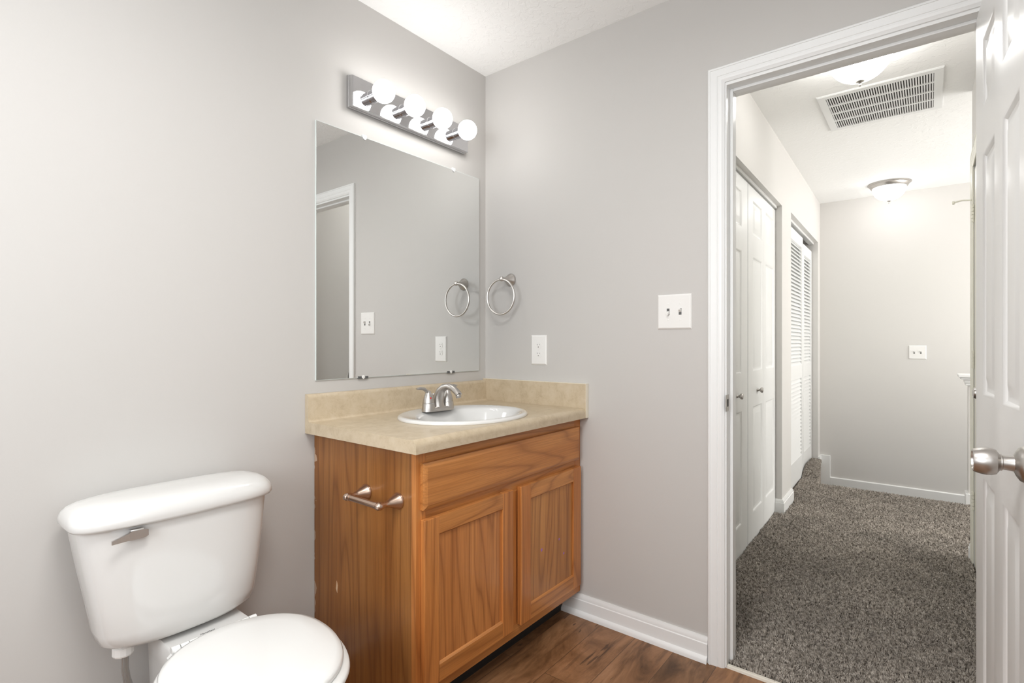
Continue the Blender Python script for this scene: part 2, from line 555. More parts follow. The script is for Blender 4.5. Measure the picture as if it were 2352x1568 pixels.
struct(MB().box(-3.2, 0.0, -2.2, 0.12, ZC, ZC + 0.05).build('ceiling', M_CEIL), 'white textured bathroom ceiling')
# baseboards (profile with cap and quarter round at the foot)
def base_profile(h=0.088, t=0.013, shoe=True):
    p = [(0, h), (t * 0.45, h), (t * 0.55, h - 0.005), (t * 0.8, h - 0.012), (t * 0.8, h - 0.020), (t, h - 0.023), (t, 0.022)]
    if shoe:
        p += [(t + 0.003, 0.021), (t + 0.008, 0.017), (t + 0.011, 0.010), (t + 0.012, 0.0)]
    else:
        p += [(t, 0.0)]
    p += [(0, 0)]
    return p
def baseboard(name, p0, p1, nrm, h=0.088, t=0.013, shoe=True, z=0.0, m=None):
    """p0,p1 xy along the wall face; nrm = unit xy out of the wall"""
    mb = MB()
    pr = base_profile(h, t, shoe)
    r = [[(p[0] + nrm[0] * u, p[1] + nrm[1] * u, z + v) for u, v in pr] for p in (p0, p1)]
    mb.rings(r)
    return struct(mb.build(name, m or M_TRIM, smooth=40))
baseboard('baseboard_doorway_side', (0, -0.430), (0, -1.067), (-1, 0)).__setitem__('label', 'white baseboard between the vanity and the door casing')
baseboard('baseboard_mirror_side', (-0.915, 0), (-3.1, 0), (0, -1))

# door casing : profile (u across from outer edge, v out of the wall)
CAS = [(0, 0), (0, 0.011), (0.004, 0.016), (0.010, 0.017), (0.0105, 0.0145), (0.014, 0.0145), (0.022, 0.0135), (0.033, 0.0135), (0.0345, 0.0115),
       (0.0375, 0.0115), (0.040, 0.0125), (0.048, 0.0115), (0.053, 0.008), (0.057, 0.006), (0.057, 0)]
def casing(name, x, sgn, ya, yb, ztop, wdt=0.057, m=None, label=None):
    """three-sided casing on plane x, sgn = direction out of the wall; ya>yb inner edges"""
    mb = MB()
    k = wdt / 0.057
    pr = [(u * k, v) for u, v in CAS]
    rA = [(x + sgn * v, ya + wdt - u, 0.0) for u, v in pr]
    rB = [(x + sgn * v, ya + wdt - u, ztop + wdt - u) for u, v in pr]
    rC = [(x + sgn * v, yb - wdt + u, ztop + wdt - u) for u, v in pr]
    rD = [(x + sgn * v, yb - wdt + u, 0.0) for u, v in pr]
    mb.rings([rA, rB, rC, rD])
    o = struct(mb.build(name, m or M_TRIM, smooth=25))
    if label:
        o['label'] = label
    return o
casing('trim_1', 0.0, -1, DY0 + 0.005, DY1 - 0.005, DZ + 0.010, label='white moulded door casing on the bathroom side')
casing('trim_2', WT, 1, DY0 + 0.005, DY1 - 0.005, DZ + 0.010)
# jamb with stop
jt = 0.012
w = MB()
w.box(0.0002, WT - 0.0002, DY0, DY0 + jt, 0.0, DZ)
w.box(0.0002, WT - 0.0002, DY1 - jt, DY1, 0.0, DZ)
w.box(0.0002, WT - 0.0002, DY1 - jt, DY0 + jt, DZ, DZ + jt)
w.box(0.040, 0.074, DY0 - 0.010, DY0, 0.0, DZ, 0.002)
w.box(0.040, 0.074, DY1, DY1 + 0.010, 0.0, DZ, 0.002)
w.box(0.040, 0.074, DY1 + 0.010, DY0 - 0.010, DZ - 0.010, DZ, 0.002)
jm = struct(w.build('trim_3', M_TRIM), 'white door jamb with stop in the bathroom doorway')
# threshold strip
struct(MB().prism([(0.000, 0.0), (0.002, 0.007), (0.006, 0.009), (0.016, 0.009), (0.020, 0.004), (0.020, 0.0)], 'y', DY1, DY0 - 0.001).build('trim_4', M_STRIP), 'cream threshold strip between planks and carpet')

# ---- hall
def HY(x, off=0.0):
    return -0.965 + 0.025 * x + off
XE = 3.86
def hall_seg(mb, xa, xb, z0, z1, o0=0.0, o1=0.12):
    p = [(xa, HY(xa, o0)), (xb, HY(xb, o0)), (xb, HY(xb, o1)), (xa, HY(xa, o1))]
    mb.rings([[(x, y, z0) for x, y in p], [(x, y, z1) for x, y in p]])
C1A, C1B, C1T = 0.42, 1.964, 2.067     # bifold closet opening
C2A, C2B, C2T = 2.305, 3.72, 2.090     # louvred closet opening
w = MB()
hall_seg(w, WT, C1A, -0.05, 2.6)
hall_seg(w, C1A, C1B, C1T, 2.6)
hall_seg(w, C1B, C2A, -0.05, 2.6)
hall_seg(w, C2A, C2B, C2T, 2.6)
hall_seg(w, C2B, XE, -0.3, 2.6)
struct(w.build('wall_hall_left', M_HALL), 'grey hall wall with two closet openings')
w = MB()          # closet interiors
hall_seg(w, 0.2, XE, -0.05, 2.6, 0.60, 0.66)
hall_seg(w, 2.12, 2.16, -0.05, 2.6, 0.12, 0.60)
struct(w.build('wall_closet_back', M_HALL))
struct(MB().box(XE, XE + 0.12, -4.2, 0.2, -0.4, 2.6).build('wall_hall_end', M_HALL), 'grey wall at the end of the hall')
RY = -1.868
RX = 1.775
R0, R1, RT = 0.745, 1.665, 2.055      # door in the right wall
w = MB()
w.box(WT, R0, RY - 0.12, RY, -0.05, 2.6)
w.box(R0, R1, RY - 0.12, RY, RT, 2.6)
w.box(R1, RX, RY - 0.12, RY, -0.05, 2.6)
struct(w.build('wall_hall_right', M_HALL), 'grey hall wall with the closed cream door')
struct(MB().box(RX - 0.12, RX, -4.2, RY - 0.12, -0.05, 2.6).build('wall_loft_side', M_HALL))
struct(MB().box(RX, XE, -4.3, -4.2, -0.4, 2.6).build('wall_loft_back', M_HALL))
struct(MB().box(WT, XE, -4.2, 0.0, ZH, ZH + 0.05).build('ceiling_hall', M_CEIL), 'white textured hall ceiling')
# hall floor, step down at XN; a strip stays level along the left wall
XN = 2.94
w = MB()
w.box(0.0, XN, -4.2, 0.0, -0.05, 0.0)
fl = struct(w.build('floor_hall', M_CARPETBASE), 'hall subfloor under the carpet')
struct(MB().box(XN, XE, -4.2, 0.0, -0.25, -0.205).build('floor_landing', M_CARPETBASE), 'landing one step below the hall')
def ledge_z(x, v):
    """height of the carpeted hump; v 0..1 from the stair side to the closet"""
    h = np.interp(x, [2.94, 3.10, 3.16, 3.30, 3.60, 3.86], [0.0, 0.0, 0.045, 0.080, 0.070, 0.025])
    return h * np.sin(np.clip(0.25 + 0.75 * v, 0, 1) * PI * 0.62) + 0.002
def ledge_y(x, v):
    a_ = np.interp(x, [2.94, 3.15, XE], [-0.985, -0.966, -0.876])
    b_ = np.interp(x, [2.94, 3.70, 3.72, XE], [HY(2.94, 0.045), HY(3.70, 0.045), HY(3.72), HY(XE)])
    return a_ + (b_ - a_) * v
w = MB()
rr = []
for x in (XN, 3.02, 3.10, 3.13, 3.16, 3.23, 3.30, 3.45, 3.60, 3.69, 3.725, 3.80, XE - 0.001):
    row = [(x, float(ledge_y(x, 0)), -0.205)] + [(x, float(ledge_y(x, v)), float(ledge_z(x, v))) for v in np.linspace(0, 1, 9)] + [(x, float(ledge_y(x, 1)), -0.205)]
    rr.append(row)
w.rings(rr)
struct(w.build('floor_ledge', M_CARPET), 'curved carpeted ledge by the louvred closet')
# hall baseboards
def hbase(name, xa, xb, **k):
    a, b = (xa, HY(xa)), (xb, HY(xb))
    return baseboard(name, a, b, (0.025, -1), h=0.085, t=0.014, shoe=False, **k)
pb = MB()
pr = base_profile(0.095, 0.016, False)
pth = [(C1B, HY(C1B, 0.045)), (C1B, HY(C1B)), (C2A, HY(C2A)), (C2A, HY(C2A, 0.045))]
def off_path(pth, u):
    # outward = towards the hall / openings
    (ax, ay), (bx, by), (cx, cy), (dx, dy) = pth
    return [(ax - u, ay), (bx - u, by - u), (cx + u, cy - u), (dx + u, dy)]
rr = [[] for _ in range(4)]
for u, v in pr:
    for i, (x, y) in enumerate(off_path(pth, u)):
        rr[i].append((x, y, v + 0.004))
pb.rings(rr)
struct(pb.build('baseboard_hall_pier', M_TRIM, smooth=40), 'white baseboard wrapping the pier between the closets')
baseboard('baseboard_hall_right', (R1 + 0.07, RY), (RX, RY), (0, 1), h=0.090, t=0.016, shoe=False)
baseboard('baseboard_hall_right_near', (WT + 0.02, RY), (R0 - 0.07, RY), (0, 1), h=0.090, t=0.016, shoe=False)
pb = MB()   # end wall: low run, riser stub, high run on the left return
t = 0.016
pb.rings([[(XE, y, z0) for y, z0 in ((-0.955, -0.205), (-4.2, -0.205), (-4.2, -0.118), (-0.955, -0.118))],
          [(XE - t, y, z0) for y, z0 in ((-0.955, -0.205), (-4.2, -0.205), (-4.2, -0.124), (-0.955, -0.124))]])
pb.box(XE - t, XE, -0.955, HY(XE) , -0.205, 0.084, 0.003)
hall_seg(pb, C2B, XE - t, 0.006, 0.080, -0.014, 0.0)
struct(pb.build('baseboard_hall_end', M_TRIM), 'white baseboard stepping down along the end wall')
# half wall with moulded cap at the head of the stairs
hw = thing('half_wall', 'short grey half wall with white moulded cap at the stair head, partly behind the open door', 'half wall', (2.97, -1.960, 0.0))
MB().box(0.0, 0.11, -1.25, 0.055, -0.205, 0.86).build('body', M_HALL, hw)
cap = MB()
for z0, z1, e in ((0.905, 0.925, 0.056), (0.890, 0.905, 0.042), (0.866, 0.890, 0.022), (0.848, 0.866, 0.016)):
    cap.box(-e, 0.11 + e, -1.25, 0.055 + e, z0, z1, 0.004)
cap.build('cap', M_TRIM, hw)
MB().box(-0.016, 0.11, -1.25, 0.071, 0.0, 0.088, 0.003).build('base_trim', M_TRIM, hw)

# ---- carpet pile: real tufts
def carpet():
    segs = []
    def region(n, x0, x1, y0, y1, z):
        segs.append((rng.uniform(x0, x1, n), rng.uniform(y0, y1, n), np.full(n, z)))
    yr = RY + 0.002
    region(40000, 0.022, 0.62, yr, -0.90, 0.0)
    region(38000, 0.62, 1.35, yr, -0.88, 0.0)
    region(34000, 1.35, 2.15, yr, -0.87, 0.0)
    region(30000, 2.15, XN + 0.012, -1.99, -0.85, 0.0)
    region(8000, XN + 0.012, XE - 0.02, -1.99, HY(3.4), -0.205)
    X = np.concatenate([s[0] for s in segs])
    Y = np.concatenate([s[1] for s in segs])
    Z = np.concatenate([s[2] for s in segs])
    # ledge
    lx = rng.uniform(XN, XE - 0.02, 9000)
    lv_ = rng.uniform(0, 1, 9000)
    X = np.concatenate([X, lx]); Y = np.concatenate([Y, ledge_y(lx, lv_)]); Z = np.concatenate([Z, ledge_z(lx, lv_) - 0.004])
    n_l = 9000
    # keep out of walls and off the doorway strip
    hy = -0.965 + 0.025 * X
    in_open = ((X > C1A) & (X < C1B)) | ((X > C2A + 0.02) & (X < C2B))
    ok = (Y < hy - 0.006) | (in_open & (Y < hy + 0.036))
    ok &= ~((X < WT + 0.008) & ((Y > DY0 - 0.004) | (Y < DY1 + 0.004)))
    ok &= ~((X > C1B - 0.03) & (X < C2A + 0.03) & (Y > hy - 0.022))
    ok &= ~((Z < -0.1) & (Y > -1.0 + 0.04 * (X - XN)))
    X, Y, Z = X[ok], Y[ok], Z[ok]
    n = len(X)
    # clumped lean field
    gx = np.sin(X * 31 + 3 * np.sin(Y * 23)) + 0.7 * np.sin(X * 57 - Y * 41)
    gy = np.cos(Y * 27 + 2 * np.sin(X * 19)) + 0.7 * np.sin(Y * 61 + X * 33)
    lean = 0.0055
    lx = lean * (0.55 * gx + rng.normal(0, 0.9, n))
    ly = lean * (0.55 * gy + rng.normal(0, 0.9, n))
    H = rng.uniform(0.011, 0.023, n)
    Rr = rng.uniform(0.0018, 0.0031, n)
    A0 = rng.uniform(0, 2 * PI, n)
    V = np.zeros((n, 7, 3), dtype=np.float32)
    for k in range(3):
        a = A0 + k * 2 * PI / 3
        V[:, k, 0] = X + Rr * np.cos(a); V[:, k, 1] = Y + Rr * np.sin(a); V[:, k, 2] = Z
        V[:, 3 + k, 0] = X + 0.45 * lx + 1.15 * Rr * np.cos(a); V[:, 3 + k, 1] = Y + 0.45 * ly + 1.15 * Rr * np.sin(a); V[:, 3 + k, 2] = Z + H * 0.62
    V[:, 6, 0] = X + lx; V[:, 6, 1] = Y + ly; V[:, 6, 2] = Z + H
    tri = np.array([[0, 1, 4], [0, 4, 3], [1, 2, 5], [1, 5, 4], [2, 0, 3], [2, 3, 5], [3, 4, 6], [4, 5, 6], [5, 3, 6]], dtype=np.int32)
    Fc = (tri[None] + (np.arange(n, dtype=np.int32) * 7)[:, None, None]).reshape(-1)
    me = bpy.data.meshes.new('carpet')
    me.vertices.add(n * 7)
    me.vertices.foreach_set('co', V.reshape(-1))
    nf = n * 9
    me.loops.add(nf * 3)
    me.loops.foreach_set('vertex_index', Fc)
    me.polygons.add(nf)
    me.polygons.foreach_set('loop_start', np.arange(0, nf * 3, 3, dtype=np.int32))
    me.polygons.foreach_set('loop_total', np.full(nf, 3, dtype=np.int32))
    me.polygons.foreach_set('use_smooth', np.ones(nf, dtype=bool))
    me.materials.append(M_CARPET)
    me.update(calc_edges=True)
    o = bpy.data.objects.new('carpet', me)
    COL.objects.link(o)
    return tag(o, 'shaggy grey brown carpet pile covering the hall floor', 'carpet', kind='stuff')
carpet()

# ================================================================== BATHROOM OBJECTS
# ---- mirror
mr = thing('wall_mirror', 'large frameless rectangular mirror on the wall above the vanity', 'mirror', (-0.480, 0, 1.0145))
mw, mh = 0.8535, 0.9135
x0 = -0.9065 + 0.480
MB().box(x0, x0 + mw, -0.006, -0.0005, 0, mh).build('glass_edge', M_MEDGE, mr)
MB().box(x0 + 0.0015, x0 + mw - 0.0015, -0.0066, -0.006, 0.0015, mh - 0.0015).build('mirror_glass', M_MIRROR, mr)
for cx, top in ((-0.704, 1), (-0.224, 1), (-0.710, 0), (-0.243, 0)):
    c = MB()
    X = cx + 0.480
    if top:
        c.box(X - 0.010, X + 0.010, -0.0095, -0.0005, mh, mh + 0.008, 0.002)
        c.lathe([(0.009, 0), (0.009, 0.0022), (0.006, 0.003)], (X, -0.0067, mh - 0.001), (0, -1, 0), 20)
        c.build('clip', M_CLEAR, mr, smooth=40)
    else:
        c.box(X - 0.022, X + 0.022, -0.0095, -0.0005, -0.004, 0.0, 0.001)
        c.box(X - 0.022, X - 0.008, -0.0095, -0.0067, 0.0, 0.006, 0.001)
        c.box(X + 0.008, X + 0.022, -0.0095, -0.0067, 0.0, 0.006, 0.001)
        c.build('clip', M_GREY, mr)
        MB().lathe([(0.0075, 0), (0.0075, 0.002), (0.005, 0.003)], (X, -0.0067, 0.002), (0, -1, 0), 20).build('clip_button', M_PLASTIC, mr, smooth=40)

# ---- vanity light bar
lf = thing('vanity_light', 'chrome four-bulb vanity light bar mounted above the mirror', 'light fixture', (-0.4675, 0, 2.018))
L2 = 0.3075
MB().box(-L2 - 0.004, L2 + 0.004, -0.012, 0, -0.002, 0.118, 0.001).build('back_pan', M_STEEL, lf)
b_ = MB()
b_.rings([[(-L2 - 0.002, -0.012, 0.0), (L2 + 0.002, -0.012, 0.0), (L2 + 0.002, -0.012, 0.116), (-L2 - 0.002, -0.012, 0.116)],
          [(-L2, -0.033, 0.0), (L2, -0.033, 0.0), (L2, -0.033, 0.112), (-L2, -0.033, 0.112)]])
b_.build('housing', M_STEEL, lf)
MB().box(-L2 + 0.001, L2 - 0.001, -0.035, -0.0332, 0.001, 0.111, 0.0006).build('face_plate', M_CHROME, lf)
for k in range(4):
    X = -0.225 + 0.15 * k
    sk = MB()
    sk.lathe([(0.0245, 0), (0.0245, 0.004), (0.0225, 0.006), (0.0230, 0.036), (0.0245, 0.037), (0.0245, 0.041), (0.021, 0.041), (0.020, 0.02)], (X, -0.035, 0.058), (0, -1, 0), 32)
    sk.build('socket', M_CHROME, lf, smooth=35)
    R = 0.0415
    prof = [(0.014, -0.046)]
    for i in range(19):
        a = math.radians(-65 + i * 155 / 18)
        prof.append((R * math.cos(a), R * math.sin(a)))
    bl = thing('light_bulb', ['round lit globe bulb farthest from the room corner on the vanity light', 'round lit globe bulb, second from the left end of the vanity light',
               'round lit globe bulb, second from the right end of the vanity light', 'round lit globe bulb nearest the room corner on the vanity light'][k], 'light bulb', (-0.4675 + X, -0.108, 2.076), group='globe bulbs of the vanity light')
    MB().lathe(prof, (0, 0, 0), (0, -1, 0), 36).build('glass_globe', M_BULB, bl, smooth=60)

# ---- towel ring
tr = thing('towel_ring', 'brushed nickel towel ring on the wall beside the mirror', 'towel ring', (0, -0.158, 1.440))
MB().lathe([(0.030, 0), (0.030, 0.004), (0.027, 0.008), (0.018, 0.022), (0.010, 0.038), (0.0075, 0.048), (0.0095, 0.055), (0.0115, 0.061), (0.0095, 0.067), (0.004, 0.070)], (0, 0, 0), (-1, 0.10, 0), 32).build('post', M_NICKEL, tr, smooth=50)
MB().torus((-0.061, 0.012, -0.082), 0.080, 0.0047, 'x', 64, 12).build('ring', M_NICKEL, tr, smooth=60)

# ---- electrical plates
def plate(name, label, cat, y_c, z_c, w_, h_, kind, X=0.0, up=(True, False)):
    """wall plate on a wall with outward normal -X at x = X"""
    r = thing(name, label, cat, (X, y_c, z_c))
    mb = MB()
    q = [[(0, -w_ / 2, -h_ / 2), (0, w_ / 2, -h_ / 2), (0, w_ / 2, h_ / 2), (0, -w_ / 2, h_ / 2)]]
    for ins, d in ((0.0, 0.002), (0.004, 0.0055), (0.006, 0.006)):
        q.append([(-d, -w_ / 2 + ins, -h_ / 2 + ins), (-d, w_ / 2 - ins, -h_ / 2 + ins), (-d, w_ / 2 - ins, h_ / 2 - ins), (-d, -w_ / 2 + ins, h_ / 2 - ins)])
    mb.rings(q)
    mb.build('cover_plate', M_PLASTIC, r)
    if kind == 'outlet':
        for s in (1, -1):
            zc = s * 0.0195
            f = MB()
            pts = []
            for i in range(32):
                a = 2 * PI * i / 32
                pts.append((0.0172 * math.cos(a), max(-0.0142, min(0.0142, 0.0172 * math.sin(a)))))
            f.rings([[(-0.0055, u, zc + v) for u, v in pts], [(-0.0072, u, zc + v) for u, v in pts]])
            rc = f.build('receptacle', M_PLASTIC, r)
            sl = MB()
            sl.box(-0.0076, -0.0070, 0.0055, 0.0072, zc + 0.001, zc + 0.0075)
            sl.box(-0.0076, -0.0070, -0.0072, -0.0055, zc + 0.002, zc + 0.0070)
            sl.lathe([(0.0022, 0), (0.0022, 0.0006)], (-0.0070, 0, zc - 0.0065), (-1, 0, 0), 12)
            sl.build('slots', M_DARK, rc)
        MB().lathe([(0.0028, 0), (0.0028, 0.0008), (0.001, 0.0012)], (-0.006, 0, 0), (-1, 0, 0), 12).build('screw', M_PLASTIC, r)
    else:
        for i, yy in enumerate((0.0230, -0.0230)):
            fr = MB()
            fr.box(-0.0064, -0.0058, yy - 0.0052, yy + 0.0052, -0.0122, 0.0122)
            so = fr.build('switch_slot', M_GREY, r)
            u = 1 if up[i] else -1
            tg = MB()
            tg.rings([[(-0.004, yy - 0.0045, u * -0.004), (-0.004, yy + 0.0045, u * -0.004), (-0.004, yy + 0.0045, u * 0.0085), (-0.004, yy - 0.0045, u * 0.0085)],
                      [(-0.018, yy - 0.0032, u * 0.006), (-0.018, yy + 0.0032, u * 0.006), (-0.018, yy + 0.0032, u * 0.013), (-0.018, yy - 0.0032, u * 0.013)]])
            tg.build('toggle', M_PLASTIC, r)
            for s in (1, -1):
                MB().lathe([(0.0030, 0), (0.0030, 0.0008), (0.0012, 0.0012)], (-0.006, yy, s * 0.0301), (-1, 0, 0), 12).build('screw', M_PLASTIC, r)
    return r
plate('power_outlet', 'white double power outlet on the wall above the side backsplash', 'power outlet', -0.320, 1.115, 0.084, 0.132, 'outlet')
plate('light_switch', 'white double toggle light switch beside the bathroom door casing', 'light switch', -0.9425, 1.263, 0.130, 0.130, 'switch', up=(False, True))
plate('light_switch', 'small white double light switch on the end wall of the hall', 'light switch', -1.609, 1.066, 0.122, 0.118, 'switch', X=XE, up=(True, True))

# ---- vanity cabinet (origin: corner of the room, at floor)
vc = thing('vanity_cabinet', 'oak vanity cabinet with one false drawer and two doors', 'cabinet', (0, 0, 0))
VX = -0.910
FY = -0.533
w = MB()
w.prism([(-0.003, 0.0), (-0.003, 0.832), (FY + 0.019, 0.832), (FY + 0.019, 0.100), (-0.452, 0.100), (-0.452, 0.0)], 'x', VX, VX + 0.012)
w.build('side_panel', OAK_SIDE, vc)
w = MB()
w.prism([(-0.003, 0.0), (-0.003, 0.832), (FY + 0.019, 0.832), (FY + 0.019, 0.100), (-0.452, 0.100), (-0.452, 0.0)], 'x', -0.016, -0.004)
w.build('side_panel', OAK_V, vc)
MB().box(VX + 0.012, -0.016, FY + 0.019, -0.003, 0.100, 0.112).build('bottom_panel', OAK_H, vc)
MB().box(VX + 0.012, -0.016, -0.452, -0.440, 0.0, 0.100).build('toe_kick', M_TOE, vc)
for a, b, z0, z1 in ((VX - 0.001, -0.872, 0.100, 0.832), (-0.046, -0.001, 0.100, 0.832), (-0.480, -0.437, 0.1407, 0.6178)):
    MB().box(a, b, FY, FY + 0.019, z0, z1, 0.0012).build('frame_stile', OAK_V2, vc)
for z0, z1 in ((0.100, 0.1405), (0.618, 0.668), (0.792, 0.832)):
    MB().box(-0.872, -0.046, FY + 0.0003, FY + 0.019, z0, z1).build('frame_rail', OAK_H, vc)
# drawer front with a routed edge
def slab_front(x0, x1, z0, z1, yb, yf, bev=0.013):
    mb = MB()
    mb.rings([[(x0, yb, z0), (x1, yb, z0), (x1, yb, z1), (x0, yb, z1)],
              [(x0, yf + 0.006, z0), (x1, yf + 0.006, z0), (x1, yf + 0.006, z1), (x0, yf + 0.006, z1)],
              [(x0 + 0.004, yf + 0.0035, z0 + 0.004), (x1 - 0.004, yf + 0.0035, z0 + 0.004), (x1 - 0.004, yf + 0.0035, z1 - 0.004), (x0 + 0.004, yf + 0.0035, z1 - 0.004)],
              [(x0 + bev, yf, z0 + bev), (x1 - bev, yf, z0 + bev), (x1 - bev, yf, z1 - bev), (x0 + bev, yf, z1 - bev)]])
    return mb
slab_front(-0.894, -0.030, 0.661, 0.797, FY - 0.0003, FY - 0.019).build('drawer_front', OAK_H, vc)
def cab_door(x0, x1, z0, z1, pm, marks=None):
    d = MB()
    sw = 0.058
    yb, yf = FY - 0.0004, FY - 0.0195
    d.box(x0 + sw - 0.006, x1 - sw + 0.006, yf + 0.0075, yb - 0.003, z0 + sw - 0.006, z1 - sw + 0.006)
    dr = d.build('door', pm, vc)
    for (a, b) in ((x0, x0 + sw), (x1 - sw, x1)):
        MB().box(a, b, yf, yb, z0, z1, 0.0018).build('door_stile', OAK_V2, dr)
    for (a, b, up) in ((z0, z0 + sw, 1), (z1 - sw, z1, -1)):
        # rails with a small slope towards the panel
        if up == 1:
            pr = [(yb, a + 0.0006), (yf + 0.0004, a + 0.0006), (yf + 0.0004, b - 0.006), (yf + 0.0070, b), (yb, b)]
        else:
            pr = [(yb, a), (yf + 0.0070, a), (yf + 0.0004, a + 0.006), (yf + 0.0004, b - 0.0006), (yb, b - 0.0006)]
        MB().prism(pr, 'x', x0 + sw, x1 - sw).build('door_rail', OAK_H, dr)
    if marks:
        for (x, z, r0) in marks:
            MB().lathe([(r0, 0), (r0 * 0.8, 0.0003)], (x, yf + 0.0075, z), (0, -1, 0), 9).build('crayon_mark', M_PURPLE, dr)
    return dr
cab_door(-0.893, -0.481, 0.140, 0.633, OAK_P1)
cab_door(-0.436, -0.026, 0.140, 0.633, OAK_P2, [(-0.300, 0.366, 0.0062), (-0.180, 0.372, 0.0048), (-0.147, 0.306, 0.0050)])
# chipped veneer flake on the side panel
ch = MB()
ch.rings([[(VX - 0.0001, -0.134, 0.325), (VX - 0.0001, -0.139, 0.352), (VX - 0.0001, -0.145, 0.338), (VX - 0.0001, -0.142, 0.312)],
          [(VX - 0.0008, -0.134, 0.325), (VX - 0.0008, -0.139, 0.352), (VX - 0.0008, -0.145, 0.338), (VX - 0.0008, -0.142, 0.312)]])
ch.build('veneer_chip', mat('bare_wood_chip', (0.62, 0.42, 0.26), 0.7), vc)

# ---- worktop with backsplash
ct = thing('vanity_worktop', 'beige laminate vanity worktop with backsplash on two walls', 'worktop', (0, 0, 0))
ZT = 0.873
ZB = 0.834
prof = [(-0.001, ZB)]
YF = -0.572
def arc(cy, cz, r, a0, a1, n=7):
    return [(cy + r * math.cos(math.radians(a0 + (a1 - a0) * i / n)), cz + r * math.sin(math.radians(a0 + (a1 - a0) * i / n))) for i in range(n + 1)]
prof += [(YF, ZB)]
prof += arc(YF + 0.022, ZT - 0.020, 0.022, 180, 96, 8)
prof[-1] = (YF + 0.020, ZT + 0.001)
prof += [(YF + 0.034, ZT)]
prof += arc(-0.021 - 0.010, ZT + 0.010, 0.010, -90, 0, 5)
prof += arc(-0.021 + 0.014, 0.969 - 0.014, 0.014, 180, 90, 6)
prof += [(-0.001, 0.969)]
w = MB()
w.prism(prof, 'x', -0.944, -0.0205)
slab = w.build('countertop', M_LAM, ct, smooth=35)
# hole for the basin
SX, SY, SA, SB = -0.482, -0.318, 0.262, 0.222
c = MB()
c.rings([superellipse(SX, SY, SA - 0.018, SB - 0.018, 2, 0.80, 64), superellipse(SX, SY, SA - 0.018, SB - 0.018, 2, 0.90, 64)])
cu = c.build('cutter', M_LAM)
cut(slab, [cu])
w = MB()
w.prism([(-0.001, ZB), (-0.572, ZB), (-0.572, 0.975), (-0.001, 0.975)], 'x', -0.0200, -0.0012)
w.build('side_splash', M_LAM, ct)
w = MB()
w.box(-0.0205, -0.0010, -0.5735, -0.5718, ZB, 0.9765)
w.box(-0.0205, -0.0010, -0.5718, -0.001, 0.9748, 0.9765)
w.build('edge_strip', M_LAMEDGE, ct)

# ---- basin
sk = thing('sink_basin', 'white oval drop-in sink basin set in the vanity worktop', 'sink', (SX, SY, ZT))
w = MB()
rr = []
outer = [(1.0, 0.0005), (1.004, 0.004), (0.995, 0.009), (0.975, 0.012), (0.945, 0.0125), (0.915, 0.011)]
for k, z in outer:
    rr.append(superellipse(0, 0, SA * k, SB * k, 2.0, z, 72))
# bowl shifted forward, leaving a faucet ledge at the back
bowl = [(0.225, 0.160, -0.024, 0.009), (0.214, 0.150, -0.026, 0.003), (0.205, 0.142, -0.027, -0.010), (0.185, 0.126, -0.028, -0.060), (0.150, 0.100, -0.028, -0.105), (0.095, 0.064, -0.028, -0.128), (0.030, 0.026, -0.028, -0.134)]
for a, b, cy, z in bowl:
    rr.append(superellipse(0, cy, a, b, 2.15, z, 72))
w.rings(rr, False, True)
# underside shell
rr = [superellipse(0, 0, SA, SB, 2.0, 0.0005, 72), superellipse(0, -0.01, SA - 0.022, SB - 0.022, 2.0, 0.0002, 72), superellipse(0, -0.02, SA - 0.032, SB - 0.036, 2.0, -0.03, 72), superellipse(0, -0.028, 0.160, 0.112, 2.1, -0.115, 72), superellipse(0, -0.028, 0.05, 0.04, 2.0, -0.145, 72)]
w.rings(rr, False, True)
w.build('bowl', M_CHINA, sk, smooth=60)
MB().lathe([(0.022, 0), (0.022, 0.002), (0.016, 0.003), (0.015, 0.001)], (0, -0.028, -0.134), (0, 0, 1), 28).build('drain', M_CHROME, sk, smooth=40)

# ---- faucet
fc = thing('faucet', 'brushed nickel two-handle faucet on the back rim of the sink', 'faucet', (-0.500, -0.195, ZT + 0.0125))
w = MB()
w.rings([superellipse(0, 0, 0.076, 0.030, 2.6, 0.0, 48), superellipse(0, 0, 0.076, 0.030, 2.6, 0.004, 48), superellipse(0, 0, 0.070, 0.026, 2.6, 0.010, 48), superellipse(0, 0, 0.060, 0.018, 2.6, 0.015, 48)])
w.build('base_plate', M_NICKEL, fc, smooth=50)
# spout: wide wedge body sweeping into an arched nozzle
sp = MB()
path = [(0, 0.004, 0.006), (0, 0.003, 0.030), (0, -0.002, 0.055), (0, -0.014, 0.077), (0, -0.034, 0.091), (0, -0.058, 0.095), (0, -0.082, 0.088), (0, -0.103, 0.074), (0, -0.112, 0.066)]
wid = [0.026, 0.023, 0.0195, 0.017, 0.0155, 0.0145, 0.0140, 0.0138, 0.0136]
dep = [0.030, 0.023, 0.0175, 0.0150, 0.0135, 0.0120, 0.0110, 0.0105, 0.0100]
rr = []
for i, p in enumerate(path):
    a = Vector(path[max(i - 1, 0)]); b = Vector(path[min(i + 1, len(path) - 1)])
    t = (b - a).normalized()
    u = Vector((1, 0, 0))
    v = t.cross(u).normalized()
    rr.append([tuple(Vector(p) + u * wid[i] * math.copysign(abs(math.cos(k * PI / 12)) ** 0.85, math.cos(k * PI / 12)) + v * dep[i] * math.sin(k * PI / 12)) for k in range(24)])
sp.rings(rr)
spo = sp.build('spout', M_NICKEL, fc, smooth=60)
MB().lathe([(0.0105, 0), (0.0105, 0.010), (0.009, 0.012)], (0, -0.108, 0.066), (0, -0.25, -1), 24).build('aerator', M_NICKEL, spo, smooth=40)
